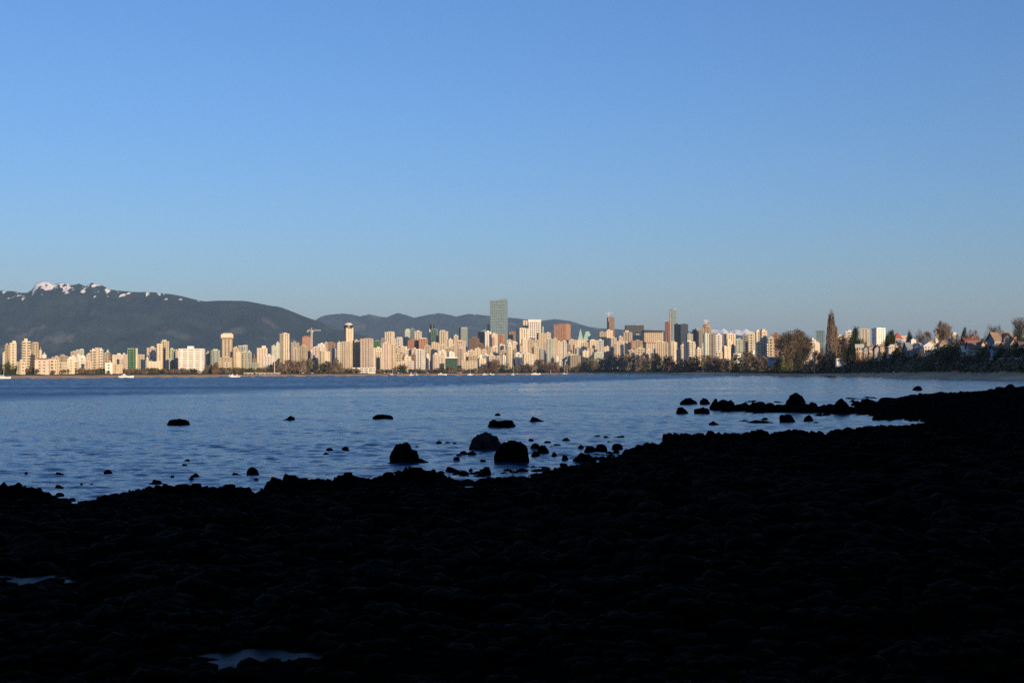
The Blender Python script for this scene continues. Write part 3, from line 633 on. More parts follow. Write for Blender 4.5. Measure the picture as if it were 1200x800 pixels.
# --- tower cranes
def crane(px, ytop, yb, off, jl, jr, yj, label):
    Y = float(shore(px))+off; s = Y/F; p0 = XY(px, Y); zb = W(px, yb, Y).z; root = empty('tower_crane', (p0.x, p0.y, zb))
    H = W(px, ytop, Y).z-zb; J = W(px, yj, Y).z-zb; r = 1.1; m = MB()
    for sx, sy in ((-1,-1),(1,-1),(1,1),(-1,1)): m.tube((sx*r,sy*r,-8), (sx*r,sy*r,J), .22, .22, 4)
    z = 0; k = 0
    while z < J-3:
        for sy in (-1, 1):
            m.tube((-r if k % 2 else r, sy*r, z), (r if k % 2 else -r, sy*r, z+3), .14, .14, 4)
            m.tube((sy*r, -r if k % 2 else r, z), (sy*r, r if k % 2 else -r, z+3), .14, .14, 4)
        z += 3; k += 1
    wm = mat('crane_paint', (.75,.72,.66), .6, .1)
    m.build('mast', wm, root)
    m = MB(); m.tube((0,0,J), (0,0,H), .5, .2, 4); m.build('top_mast', wm, root)
    xl = -jl*s; xr = jr*s; m = MB()
    for yy in (-.7, .7): m.tube((xl, yy, J), (xr, yy, J), .2, .2, 4)
    m.tube((xl*.9, 0, J+1.4), (xr*.96, 0, J+1.4), .2, .2, 4)
    x = xl
    while x < xr-2: m.tube((x,0,J+1.4), (x+1.5,.7,J), .1, .1, 3); m.tube((x+1.5,-.7,J), (x+3,0,J+1.4), .1, .1, 3); x += 3
    m.build('jib', wm, root)
    m = MB(); m.tube((0,0,H-.5), (xr*.7,0,J+1.4), .1, .1, 3); m.tube((0,0,H-.5), (xl*.85,0,J+1.4), .1, .1, 3); m.build('tie_cable', wm, root)
    m = MB(); m.box(xl, xl+3, -.9, .9, J-2.2, J-.1); m.build('counterweight', mat('crane_weight', (.4,.38,.35), .9), root)
    m = MB(); m.box(-.9+1.6, .9+1.6, -.9, .9, J-2.6, J-.4); m.build('cab', wm, root)
    tag(root, label, 'crane', 'tower cranes over the city')
crane(365.3, 383.6, 424, 290, 5.5, 11, 387.6, 'white tower crane with level jib against the dark mountain')
crane(713.6, 364.4, 374, 1640, 4, 5.5, 367.2, 'small brown crane on top of the tower under construction')
crane(827.5, 374.5, 384, 960, 2.5, 4, 376, 'tiny crane above the orange capped tower')

# --- poles on the shore
def pole(px, yt, off, r, label, c='white'):
    Y = float(shore(px))+off; p0 = XY(px, Y); zb = float(land_z(px, off))-.5; H = W(px, yt, Y).z-zb
    root = empty('mast_pole', (p0.x, p0.y, zb)); m = MB(); m.tube((0,0,0), (0,0,H), r, r*.55, 8); m.build('pole', wall_mat(c), root)
    m = MB(); m.box(-r*2, r*2, -r*2, r*2, 0, .7); m.build('base', wall_mat('grey'), root)
    m = MB(); m.prism(ngon(r*2.4, r*2.4, 8), H, H+.5); m.build('cap', wall_mat(c), root)
    tag(root, label, 'pole')
pole(321.8, 418, 70, .45, 'slim white pole beside the white block with square roof core')
pole(954.4, 403, 30, .42, 'tall thin grey pole on the sand between the broad bare tree and the poplar', 'grey')
pole(645.5, 433.6, 20, .35, 'short pale post on the sand right of the white sailing boat')
pole(664.6, 427, 50, .3, 'thin pale mast on the shore lawn below the orange brown tower')

# --- low beach pavilion, four sections
def beach_wall(px0, px1, yt, yb, off):
    Y = float(shore((px0+px1)/2))+off; a = XY(px0, Y); b = XY(px1, Y); zb = float(land_z((px0+px1)/2, off))-1; zt = W((px0+px1)/2, yt, Y).z-zb
    root = empty('beach_pavilion', ((a.x+b.x)/2, a.y, zb)); h = (b.x-a.x)/2; m = MB(); m.box(-h, h, 0, 8, 0, zt-.6); m.build('wall', wall_mat('grey'), root)
    m = MB(); m.box(-h-.6, h+.6, -.8, 9, zt-.5, zt); m.build('roof', wall_mat('white'), root)
    k = int(h*2/5); 
    for i in range(min(k, 8)):
        m = MB(); x = -h+(i+.5)*2*h/min(k, 8); m.box(x-1.2, x+1.2, -.15, .2, 1.5, zt-1); m.build('window', glass_mat('dark'), root)
    tag(root, None, 'pavilion', 'low beach pavilions'); later(root, 'low pale beach pavilion', (px0+px1)/2)
for a, b in ((286,296),(299.5,311),(313,319.5),(321.5,327.4)): beach_wall(a, b, 436.6, 438.4, 42)

# ================================================================== TREES
MBARK = mat('bark', (.07,.05,.035), 0.95, 0.3, 2.0)
TREEC = {'bare': (.20,.150,.100), 'barered': (.21,.125,.080), 'bareolive': (.16,.135,.075), 'baregrey': (.24,.185,.135), 'ever': (.038,.050,.022), 'everolive': (.085,.092,.032)}
MT = {k: mat('foliage_'+k, v, 0.95, 0.45, 3.0 if k[:4] == 'ever' else 2.0, spec=0.05) for k, v in TREEC.items()}
def crown_pts(shape, n, r2, clumps=22, spread=.13):
    def inside():
        while True:
            x, y, z = r2.uniform(-1,1), r2.uniform(-1,1), r2.uniform(0,1)
            if shape == 'round': ok = x*x+y*y+((z-.56)/.42)**2*1 < 1 if z < .99 else False
            elif shape == 'fan': R_ = .25+1.0*z if z < .6 else .85*math.sqrt(max(0, 1-((z-.6)/.4)**2))+.0; ok = z > .22 and math.hypot(x, y) < R_
            elif shape == 'column': R_ = math.sin(math.pi*min(1, max(0, (z-.03)/.97))**.75)*.95; ok = z > .06 and math.hypot(x, y) < R_
            elif shape == 'cone': R_ = 1.05*(1-z)**.62*(1 if z > .12 else .6); ok = z > .06 and math.hypot(x, y) < R_
            else: ok = x*x+y*y+(z/.98)**2 < 1 and z > .08
            if ok: return (x, y, z)
    C_ = [inside() for _ in range(clumps)]
    P = []
    while len(P) < n:
        if r2.random() < .72:
            c = r2.choice(C_); x, y, z = c[0]+r2.gauss(0, spread), c[1]+r2.gauss(0, spread), c[2]+r2.gauss(0, spread*.5)
            if z < .04 or z > 1.02 or math.hypot(x, y) > 1.12: continue
        else: x, y, z = inside()
        P.append((x*.5, y*.5, z))
    return P
def tri_cloud(P, size, r2, aspect=1.0):
    V = []; Fs = []
    for x, y, z in P:
        a = Vector((r2.gauss(0,1), r2.gauss(0,1), r2.gauss(0,1))).normalized(); b = a.orthogonal().normalized()
        s_ = size*r2.uniform(.5, 1.4); k = len(V)
        V += [(x-b.x*s_, y-b.y*s_, z-b.z*s_), (x+b.x*s_, y+b.y*s_, z+b.z*s_), (x+a.x*s_*aspect*1.6, y+a.y*s_*aspect*1.6, z+a.z*s_*aspect*1.6)]
        Fs.append([k, k+1, k+2])
    return V, Fs
TM = {}
def tree_meshes(kind, shape, seed, n, size, clumps=22, limbs=14, spread=.13):
    key = (kind, shape, seed, n)
    if key in TM: return TM[key]
    r2 = random.Random(seed*31+n)
    V, Fs = tri_cloud(crown_pts(shape, n, r2, clumps, spread), size, r2, 2.2 if kind[:4] == 'bare' else 1.1)
    cr = mesh('crown', V, Fs, MT[kind])
    m = MB(); m.tube((0,0,-.03), (0,0,.45), .022, .014, 7); m.tube((0,0,.45), (.01,0,.93 if shape != 'round' else .8), .014, .003, 6)
    if kind[:4] == 'bare':
        for i in range(limbs):
            t = r2.uniform(0, 6.28); z0 = r2.uniform(.15, .6); rr = r2.uniform(.25, .46)*(.5 if shape == 'column' else 1); z1 = min(.97, z0+r2.uniform(.18, .42)*(1.4 if shape == 'column' else 1))
            mid = (math.cos(t)*rr*.5, math.sin(t)*rr*.5, (z0+z1)/2-.02); end = (math.cos(t+.2)*rr, math.sin(t+.2)*rr, z1)
            m.tube((0,0,z0), mid, .010, .007, 5); m.tube(mid, end, .007, .002, 4)
            for j in range(3):
                e2 = (end[0]+r2.gauss(0,.09), end[1]+r2.gauss(0,.09), min(1.0, end[2]+r2.uniform(-.05,.12))); m.tube(mid, e2, .005, .0015, 3)
    tk = mesh('trunk', m.V, m.F, MBARK)
    TM[key] = (cr, tk); return TM[key]
def tree(px, yt, wpx, off, kind='bare', shape='round', seed=0, n=420, size=.035, label=None, base=None, name=None, group='trees along the far shore', yb=None, Y=None, clumps=22, limbs=14, word=None, spread=.13):
    Y = Y or float(shore(px))+off; p0 = XY(px, Y); zb = float(land_z(px, Y-float(shore(px))))-.2 if yb is None else W(px, yb, Y).z
    H = W(px, yt, Y).z-zb; wd = wpx*Y/F
    cr, tk = tree_meshes(kind, shape, seed, n, size, clumps, limbs, spread)
    nm = name or ('bare_tree' if kind[:4] == 'bare' else ('conifer' if shape == 'cone' else 'evergreen_tree'))
    root = empty(nm, (p0.x, p0.y, zb), rng.uniform(0, 6.28)); root.scale = (wd, wd, H)
    a = link('trunk', tk, root); b = link('crown', cr, root)
    tag(root, label, 'tree', group)
    if not label:
        wrd = {'bare': 'bare brown tree', 'barered': 'reddish leafless tree', 'bareolive': 'olive brown tree', 'baregrey': 'bare grey tree', 'ever': 'dark evergreen', 'everolive': 'olive green bushy tree'}[kind]
        later(root, word or wrd, px)
    return root
# shore belt
belt = lerp_list([(0,425),(6,422),(15,423),(20,433),(30,431),(38,427),(50,430),(60,433),(80,431),(90,429),(105,430),(125,433),(142,430),(160,433),(180,429),(200,431),(212,430),(225,434),(240,431),(252,424),(262,430),(275,429),(290,430),(305,430),(315,427),(325,422),
                  (340,420),(352,421),(362,419),(370,418),(376,424),(388,421),(394,417),(398,424),(404,430),(420,431),(440,432),(455,434),(463,427),(472,424),(480,431),(500,431),(515,430),(530,428),(545,432),(565,430),(572,422),(577,417),(583,425),(590,421),(598,424),(606,428),
                  (612,421),(620,428),(630,421),(640,417),(646,421),(655,425),(668,429),(680,423),(686,419),(692,417),(700,417),(708,414),(716,412),(730,412),(745,412),(760,414),(768,411),(776,411),(784,417),(800,416),(812,414),(822,413),(835,414),(850,416),(864,413),(870,406),(880,413),(890,411),(900,413),(908,419)])
px = -2.0; k = 0
while px < 912:
    yt = float(belt(px))+rng.uniform(-.2, 3.6)+(1.8 if px > 690 else 0); off = rng.uniform(78, 118)
    kind = rng.choices(['bare','bareolive','ever','barered','baregrey','everolive'], [.44,.20,.11,.04,.15,.06])[0]
    if 776 < px < 812: kind = 'barered' if rng.random() < .6 else kind
    if px < 16 or 463 < px < 480 or 768 < px < 776: kind = rng.choice(['ever','everolive'])
    h = 438.5-yt
    wpx = max(5.0, min(16, h*rng.uniform(.65, .95)))
    tree(px, yt, wpx, off, kind, 'round' if rng.random() < .7 else 'dome', seed=k % 4, n=330 if h < 14 else 620, size=.045 if h < 14 else .036)
    px += max(2.9, wpx*.52)*rng.uniform(.8, 1.2)*(1.0 if px > 300 else 1.12); k += 1
for px, yt, wp, kd in ((786,423.6,12,'barered'),(796,423.6,12,'barered'),(806,424,11,'barered'),(643,424,10,'barered'),(650,425,10,'barered'),(252,424.6,8,'barered'),(692,421,8,'ever'),(473,427,8,'ever'),(843,420,12,'barered'),(770,417,7,'ever'),(862,425,12,'ever'),(848,423,9,'bare'),(829,422,11,'bare'),(9,420,9,'ever'),(492,430,4,'ever'),(417.5,428,4,'ever'),(412,429,3,'ever'),(578,419,9,'barered'),(885,421,12,'bare'),(872,426,9,'everolive')):
    tree(px, yt, wp, 66, kd, 'dome', seed=2, n=800, size=.036)
# --- right hand trees
G2 = 'trees on the right bank'
tree(931.5,385.5,43,70,'bare','round',1,17000,.0095,'broad bare brown tree, widest crown on the right, with pale blocks behind',group=G2,clumps=70,limbs=40,spread=.09,yb=431)
tree(975,362,14.5,60,'baregrey','column',2,12000,.0125,'tall bare poplar with a narrow upright crown, highest tree in view',group=G2,clumps=60,limbs=46,spread=.07,name='poplar_tree',yb=432)
for a in ((913,412,14,45,'everolive','dome',1,2600,.02),(922,410,20,40,'everolive','dome',2,3200,.018),(938,408,17,45,'ever','dome',3,2600,.02),(929,404,14,60,'bare','dome',1,1800,.022),(903,418,12,40,'ever','dome',1,1500,.025),(948,420,15,35,'bare','dome',2,1800,.022),(958,409,16,55,'barered','dome',3,1800,.022),
          (965,406,12,60,'barered','dome',1,1800,.022),(966,413,14,40,'ever','dome',2,2200,.02),(974,410,13,48,'bare','dome',0,1800,.022),(984,409,12,60,'ever','dome',1,1800,.02),(986,392,14,140,'bare','round',3,1800,.022),(994,391,12,150,'barered','round',2,1500,.022),(980,397,10,150,'bare','round',0,1500,.022),
          (991,405,14,90,'ever','dome',3,1800,.02),(1009,394,14,120,'ever','round',0,2600,.016),(1078,386,11,160,'baregrey','round',2,2600,.014),(1065,397,10,80,'ever','dome',2,1800,.02),(1072,393,8,110,'ever','cone',1,3600,.021),(1052,403,16,60,'ever','dome',0,2200,.016),
          (1121,392,15,130,'bare','round',1,2200,.016),(1112,404,22,42,'ever','dome',1,3000,.013),(1124,402,18,50,'ever','dome',3,3000,.013),(1141,386,15,150,'barered','round',2,2600,.014),(1132,391,12,120,'bare','round',0,1800,.018),(1148,394,10,120,'everolive','dome',1,1800,.018),
          (1152,396,10,80,'ever','dome',2,1800,.016),(1187,403,14,60,'ever','dome',1,2600,.014),(1196,398,14,80,'barered','dome',2,2600,.014),(1175,402,12,60,'ever','dome',3,2600,.014),(1206,392,22,90,'bare','round',1,2600,.014),(1225,396,26,80,'ever','dome',2,2600,.014),(1100,402,14,110,'ever','dome',0,1800,.018),(1086,411,14,35,'everolive','dome',1,1800,.018),
          (1040,408,12,60,'everolive','dome',3,1800,.018),(1029,412,10,60,'bare','dome',1,1500,.018),(1019,412.5,10,50,'bareolive','dome',1,1500,.02),(1058,410,10,52,'bare','dome',0,1500,.02),(1066,412,9,48,'ever','dome',2,1500,.02),(1094,411,9,50,'bareolive','dome',2,1500,.02),(1136,411,11,50,'bare','dome',1,1500,.02),(1146,412,10,48,'ever','dome',2,1500,.02),(1156,409,9,55,'everolive','dome',2,1500,.02),(1168,409,11,50,'ever','dome',1,1500,.02),(1181,410,10,52,'bareolive','dome',3,1500,.02),(1046,411,11,60,'bare','dome',2,1500,.02),(1005,408,9,60,'barered','dome',1,1500,.02),(1024,409,8,58,'ever','dome',0,1500,.02),(1034,409,9,58,'bareolive','dome',2,1500,.02),(1062,406,9,55,'ever','dome',3,1500,.02),(1080,408,9,56,'bareolive','dome',0,1500,.02),(1098,404,9,80,'ever','dome',2,1500,.02),(1108,405,12,70,'bareolive','dome',3,1500,.02),(1118,403,10,70,'ever','dome',1,1500,.02),(1129,405,9,62,'bareolive','dome',2,1500,.02),(1151,404,10,60,'ever','dome',0,1500,.02),(1160,405,9,60,'bare','dome',1,1500,.02),(1174,404,10,60,'ever','dome',2,1500,.02),(1188,407,9,60,'bareolive','dome',3,1500,.02),(993,410,12,60,'bareolive','dome',1,1500,.02),(978,412,11,50,'everolive','dome',2,1500,.02),(1012,412,10,55,'barered','dome',2,1500,.018)):
    tree(*a, group=G2)
tree(1002,382.4,20,85,'ever','cone',1,10400,.021,'dark conifer with ragged tip left of the white twin towers',group=G2,clumps=50)
tree(1042,385.6,13,110,'ever','cone',2,7200,.021,'left and taller of two dark conifers beside the red pyramid roof',group=G2,clumps=40,name='conifer'); tree(1046,386.4,10,115,'ever','cone',3,7200,.021,'right and slimmer of two dark conifers beside the red pyramid roof',group=G2,clumps=40)
tree(1036,396,11,105,'ever','dome',3,2600,.016,group=G2)
tree(1066.5,385.8,11,100,'ever','cone',0,7200,.021,'pointed conifer behind the blue grey house',group=G2,clumps=40)
tree(1087,388,21,110,'barered','dome',1,5200,.013,'dark reddish dome shaped tree behind the white balcony house',group=G2,clumps=40)
tree(1106,376.3,23,105,'baregrey','fan',1,6500,.0085,'large bare fan shaped tree on the hilltop against the sky',group=G2,clumps=60,limbs=44,spread=.08)
tree(1131,381.4,10.5,120,'ever','cone',2,7200,.021,'single sharp conifer between bare hilltop trees',group=G2,clumps=40)
tree(1160,377.8,14,110,'everolive','dome',3,5200,.013,'left half of the lumpy dark evergreen above the grey roof',group=G2,clumps=30); tree(1169,380,13,112,'ever','dome',2,5200,.013,'right half of the lumpy dark evergreen above the grey roof',group=G2,clumps=30)
tree(1193,376,15,100,'ever','cone',3,5200,.013,'ragged conifer at the right edge of the photo',group=G2,clumps=40)
tree(1196,371,21,118,'baregrey','fan',2,5200,.0085,'bare grey tree rising behind the conifer at the right edge',group=G2,clumps=50,limbs=40,spread=.08)

# --- shrub cover of the bank, and the low hedge line in front of the city
def cover(name, px0, px1, o0, o1, h, n, size, mats, label, seed):
    r3 = np.random.RandomState(seed); P = r3.uniform(px0, px1, n); O = o0+(o1-o0)*r3.rand(n)
    Yv = shore(P)+O; Xv = (P-600)/F*Yv; clump = fbm(Xv/5, Yv/5, 3); z = land_z(P, O)+h*clump*r3.rand(n)**.6*1.3
    a = r3.normal(size=(n,3)); a /= np.linalg.norm(a, axis=1)[:,None]; b = np.cross(a, r3.normal(size=(n,3))); b /= np.linalg.norm(b, axis=1)[:,None]
    s_ = (size*(.5+r3.rand(n)))[:,None]; c = np.stack([Xv, Yv, z], 1); V = np.stack([c-b*s_, c+b*s_, c+a*s_*1.7], 1).reshape(-1, 3)
    me = mesh(name, V, np.arange(3*n).reshape(n, 3))
    for m in mats: me.materials.append(m)
    ix = np.clip((fbm(Xv/16+5, Yv/16, 3)*1.9-.45)*len(mats), 0, len(mats)-1).astype(np.int32)
    me.polygons.foreach_set('material_index', ix); me.update()
    tag(link(name, me), label, kind='stuff')
cover('bank_shrubs', 866, 1640, 36, 112, 4.4, 140000, .6, [MT['bareolive'], MT['bare'], MT['ever'], MT['barered'], MT['everolive'], MT['bare'], MT['bareolive']], 'dense dark scrub covering the right bank', 5)
cover('wood', 1290, 2300, 60, 330, 7.0, 40000, 1.0, [MT['ever'], MT['bare']], 'dense wood on the high bluff to the right', 9)
cover('hedge', -30, 900, 112, 135, 5.0, 30000, 1.1, [MT['bare'], MT['ever'], MT['bareolive']], 'low hedge line between lawn and city', 6)

# ================================================================== HOUSES
def house(px0, px1, y_eave, y_ridge, yb, off, c, rc, label, axis='x', dr=.8, nwin=4, rot=0, rows=2, chim=True, porch=False, balcony=False, kind='gable', extra_gable=False, cupola=False):
    pm_ = (px0+px1)/2; Y = float(shore(pm_))+off; s = Y/F; wd = (px1-px0)*s*.94; d = wd*dr; p0 = XY(pm_, Y+d/2); Yc = Y+d/2
    zb = W(pm_, yb, Yc).z; he = W(pm_, y_eave, Yc).z-zb; hr = W(pm_, y_ridge, Yc).z-zb; root = empty('house', (p0.x, p0.y, zb), math.radians(rot))
    m = MB(); m.box(-wd/2, wd/2, -d/2, d/2, -4, he)
    if kind == 'gable':
        if axis == 'x': m.gable(-wd/2, wd/2, -d/2+.01, d/2-.01, he-.02, hr-.15, 'x')
        else: m.gable(-wd/2+.01, wd/2-.01, -d/2, d/2, he-.02, hr-.15, 'y')
    if extra_gable: m.gable(-wd*.05, wd*.40, -d/2-1.2, 0, he-.3, hr-.6, 'y'); m.box(-wd*.05, wd*.40, -d/2-1.2, -d/2-.01, -4, he-.31)
    wl = m.build('wall', wall_mat(c), root)
    m = MB(); e = .6
    if kind == 'hip': m.prism([(-wd/2-e,-d/2-e),(wd/2+e,-d/2-e),(wd/2+e,d/2+e),(-wd/2-e,d/2+e)], he, hr, [(-wd*.22,-d*.02),(wd*.22,-d*.02),(wd*.22,d*.02),(-wd*.22,d*.02)])
    elif kind == 'flat': m.box(-wd/2-e*.6, wd/2+e*.6, -d/2-e*.6, d/2+e*.6, he, he+.35)
    elif kind == 'pyr': m.pyr([(-wd/2-e,-d/2-e),(wd/2+e,-d/2-e),(wd/2+e,d/2+e),(-wd/2-e,d/2+e)], he, (0,0,hr))
    else:
        def slab(A, B_, C_, D_, t=.25):
            b = len(m.V); m.V += [A, B_, C_, D_]+[(v[0], v[1], v[2]+t) for v in (A, B_, C_, D_)]
            m.F += [[b+3,b+2,b+1,b],[b+4,b+5,b+6,b+7],[b,b+1,b+5,b+4],[b+1,b+2,b+6,b+5],[b+2,b+3,b+7,b+6],[b+3,b,b+4,b+7]]
        dz = (hr-he)
        if axis == 'x':
            for sg in (-1, 1): slab((-wd/2-e, sg*(d/2+e), he-dz*e/(d/2)+.02), (wd/2+e, sg*(d/2+e), he-dz*e/(d/2)+.02), (wd/2+e, 0, hr), (-wd/2-e, 0, hr))
        else:
            for sg in (-1, 1): slab((sg*(wd/2+e), -d/2-e, he-dz*e/(wd/2)+.02), (sg*(wd/2+e), d/2+e, he-dz*e/(wd/2)+.02), (0, d/2+e, hr), (0, -d/2-e, hr))
        if extra_gable:
            gx0, gx1 = -wd*.05-.4, wd*.40+.4; gm = (gx0+gx1)/2
            for gx in (gx0, gx1): slab((gx, -d/2-1.8, he-.55), (gx, 0, he-.55), (gm, 0, hr-.4), (gm, -d/2-1.8, hr-.4))
    rf = m.build('roof', wall_mat(rc), root)
    if chim:
        m = MB(); m.box(wd*.22, wd*.22+1.0, d*.08, d*.08+.8, he, hr+1.0); m.build('chimney', wall_mat('brick'), rf)
    fl = he/rows
    for r_ in range(rows):
        for i in range(nwin):
            x = -wd/2+(i+.5)*wd/nwin; z = fl*r_+fl*.35; ww = wd/nwin*.27; y_ = -d/2-.03-(1.2 if extra_gable and -wd*.05-ww < x < wd*.40+ww else 0)
            if r_ == 0 and i == nwin//2: 
                m = MB(); m.box(x-.5, x+.5, y_-.04, y_+.1, .05, 2.1); m.build('door', wall_mat('brown'), root); continue
            m = MB(); m.box(x-ww, x+ww, y_-.05, y_+.1, z, z+fl*.45); w_ = m.build('window', glass_mat('blue' if (i+r_) % 2 else 'plain'), root)
            m = MB(); m.box(x-ww-.12, x+ww+.12, y_-.02, y_+.06, z-.12, z-.001); m.box(x-ww-.12, x+ww+.12, y_-.02, y_+.06, z+fl*.45+.001, z+fl*.45+.12); m.build('frame', wall_mat('white'), w_)
    if balcony:
        m = MB(); m.box(-wd/2-.3, wd/2+.3, -d/2-1.8, -d/2-.06, fl-.2, fl); m.box(-wd/2-.3, wd/2+.3, -d/2-1.8, -d/2-1.7, fl+.9, fl+1.05)
        for i in range(7): x = -wd/2-.2+(wd+.4)*i/6; m.box(x-.07, x+.07, -d/2-1.79, -d/2-1.65, 0 if i % 3 == 0 else fl+.001, fl+.89)
        m.build('balcony', wall_mat('white'), root)
    if cupola:
        m = MB(); m.box(-1.3, 1.3, -1.3, 1.3, hr-1.2, hr+1.2); m.pyr([(-1.7,-1.7),(1.7,-1.7),(1.7,1.7),(-1.7,1.7)], hr+1.21, (0,0,hr+2.4)); m.build('cupola', wall_mat('white'), rf)
    tag(root, label, 'house', 'houses on the right bank'); return root
house(900,917.5,418.6,416.6,424,45,'bluegrey','white','low blue grey boathouse with a white roof beside the sand','x',.5,6,0,1,False,kind='flat')
house(979,1004,420.3,418.8,424,62,'white','white','long low white building in scrub below the poplar and conifer','x',.3,7,0,1,False,kind='flat')
house(1003,1012,407,403.5,416,80,'peach','palegreen','narrow peach townhouse at the left end of the bank row',nwin=3,rot=-10)
house(1011.5,1018,409,406,417,78,'bluegrey','roofgrey','blue grey townhouse, second from left in the bank row',nwin=3,axis='y')
house(1017.6,1024,407,405,417,80,'pink','rooftan','pink townhouse in the middle of the bank row',nwin=3,kind='hip')
house(1023.6,1031,409,405,417,78,'bluegrey','roofgrey','glassy blue grey townhouse right of the pink one',nwin=4,rot=8,axis='y')
house(1030.6,1039.5,406.6,403,416,82,'yellow','rooftan','cream townhouse at the right end of the bank row',nwin=3,kind='hip')
house(1040,1053,407,403.4,412,95,'peach','yellow','peach house with a pale hipped roof below two conifers',nwin=4,kind='hip')
house(1048.8,1056,396.4,388.8,404,180,'pink','red','pink house tower under a red pyramid roof',dr=1,nwin=2,kind='pyr',chim=False)
house(1052,1060,401,398,408,150,'peach','white','small peach house right of the red pyramid roof',nwin=2)
house(1061,1079.5,407.4,401.4,415,70,'bluegrey','bluegrey','blue grey house with a white cupola on its roof',nwin=5,extra_gable=True,cupola=True,chim=False)
house(1080.5,1097,405.4,400.2,413.6,70,'white','white','white two storey house with a gable and full width balcony',nwin=4,axis='y',balcony=True)
house(1098.5,1119,404,398.6,408,92,'tan','rooftan','house with a broad tan hipped roof under the large bare tree',nwin=5,kind='hip',rows=1)
house(1129,1144,399.2,396.6,404,95,'brick','red','house with a pale red flat topped roof on the hill',nwin=4)
house(1134,1158,407.5,399.2,414,68,'tan','brown','large tan gabled house in the shade of the bank',nwin=5,extra_gable=True,rot=-6)
house(1127,1137,411,406,416,60,'tan','white','small tan cottage left of the large gabled house',nwin=3)
house(1160.5,1184,397.6,389.8,406,80,'bluegrey','rooftan','house with a big steep tan roof and a white gable edge',nwin=5,extra_gable=True,rot=6)
house(1162,1172,408,404.6,412,62,'bluegrey','roofgrey','small slate grey shed below the steep tan roof',nwin=2,rows=1)
house(1178.5,1194,407.6,397.4,411,72,'tan','rooftan','tan house with a tall triangular front gable at far right',axis='y',nwin=4,rows=1)
house(1194,1212,408,401,411,80,'tan','roofgrey','low house cut by the right edge of the photo',nwin=4,rows=1)
# garden wall
def wall_run(px0, px1, y, off, label):
    a = XY(px0, float(shore(px0))+off); b = XY(px1, float(shore(px1))+off); za = W(px0, y, a.y).z; zb_ = W(px1, y-1, b.y).z
    m = MB(); V_ = []
    b0 = 0; m.V += [(a.x,a.y,za-2.4),(b.x,b.y,zb_-2.4),(b.x,b.y+.5,zb_-2.4),(a.x,a.y+.5,za-2.4),(a.x,a.y,za),(b.x,b.y,zb_),(b.x,b.y+.5,zb_),(a.x,a.y+.5,za)]
    m.F += [[0,1,5,4],[1,2,6,5],[2,3,7,6],[3,0,4,7],[4,5,6,7],[3,2,1,0]]
    tag(m.build('garden_wall', wall_mat('grey')), label, 'wall')
wall_run(1160, 1200, 419.5, 52, 'grey retaining wall crossing the bank below the right hand houses')

# ================================================================== BOATS, CARS, PEOPLE
MHULL = mat('boat_white', (.80,.78,.74), .4, .05, .5, spec=.5); MHD = mat('boat_dark', (.05,.045,.05), .4, .1, .5, spec=.5)
def hull(L, Bm, H, sheer=.25, n=14):
    V_ = []; Fs = []; rows = 6
    for i in range(n+1):
        t = i/n; x = -L/2+L*t; wv = Bm/2*(1-abs(2*t-.85)**2.6*.86) if t > .425 else Bm/2*(.80+.2*t/.425); wv = max(wv*(1 if t < .98 else .15), .03)
        zt = H*(1+sheer*(2*t-1)**2*(1.4 if t > .5 else .6)); 
        for j in range(rows):
            u = j/(rows-1); a = u*math.pi/2
            V_.append((x+(.10*L*u*t*t), wv*math.sin(a)**.6, -.35+(zt+.35)*(1-math.cos(a))))
        for j in range(rows):
            u = j/(rows-1); a = u*math.pi/2
            V_.append((x+(.10*L*u*t*t), -wv*math.sin(a)**.6, -.35+(zt+.35)*(1-math.cos(a))))
    R2 = rows*2
    for i in range(n):
        for j in range(rows-1):
            a = i*R2+j; Fs.append([a, a+R2, a+R2+1, a+1]); a = i*R2+rows+j; Fs.append([a+1, a+R2+1, a+R2, a])
        a = i*R2+rows-1; b = i*R2+R2-1; Fs.append([a, a+R2, b+R2, b])
    Fs.append(list(range(rows-1, -1, -1))+list(range(rows, R2)))
    return V_, Fs
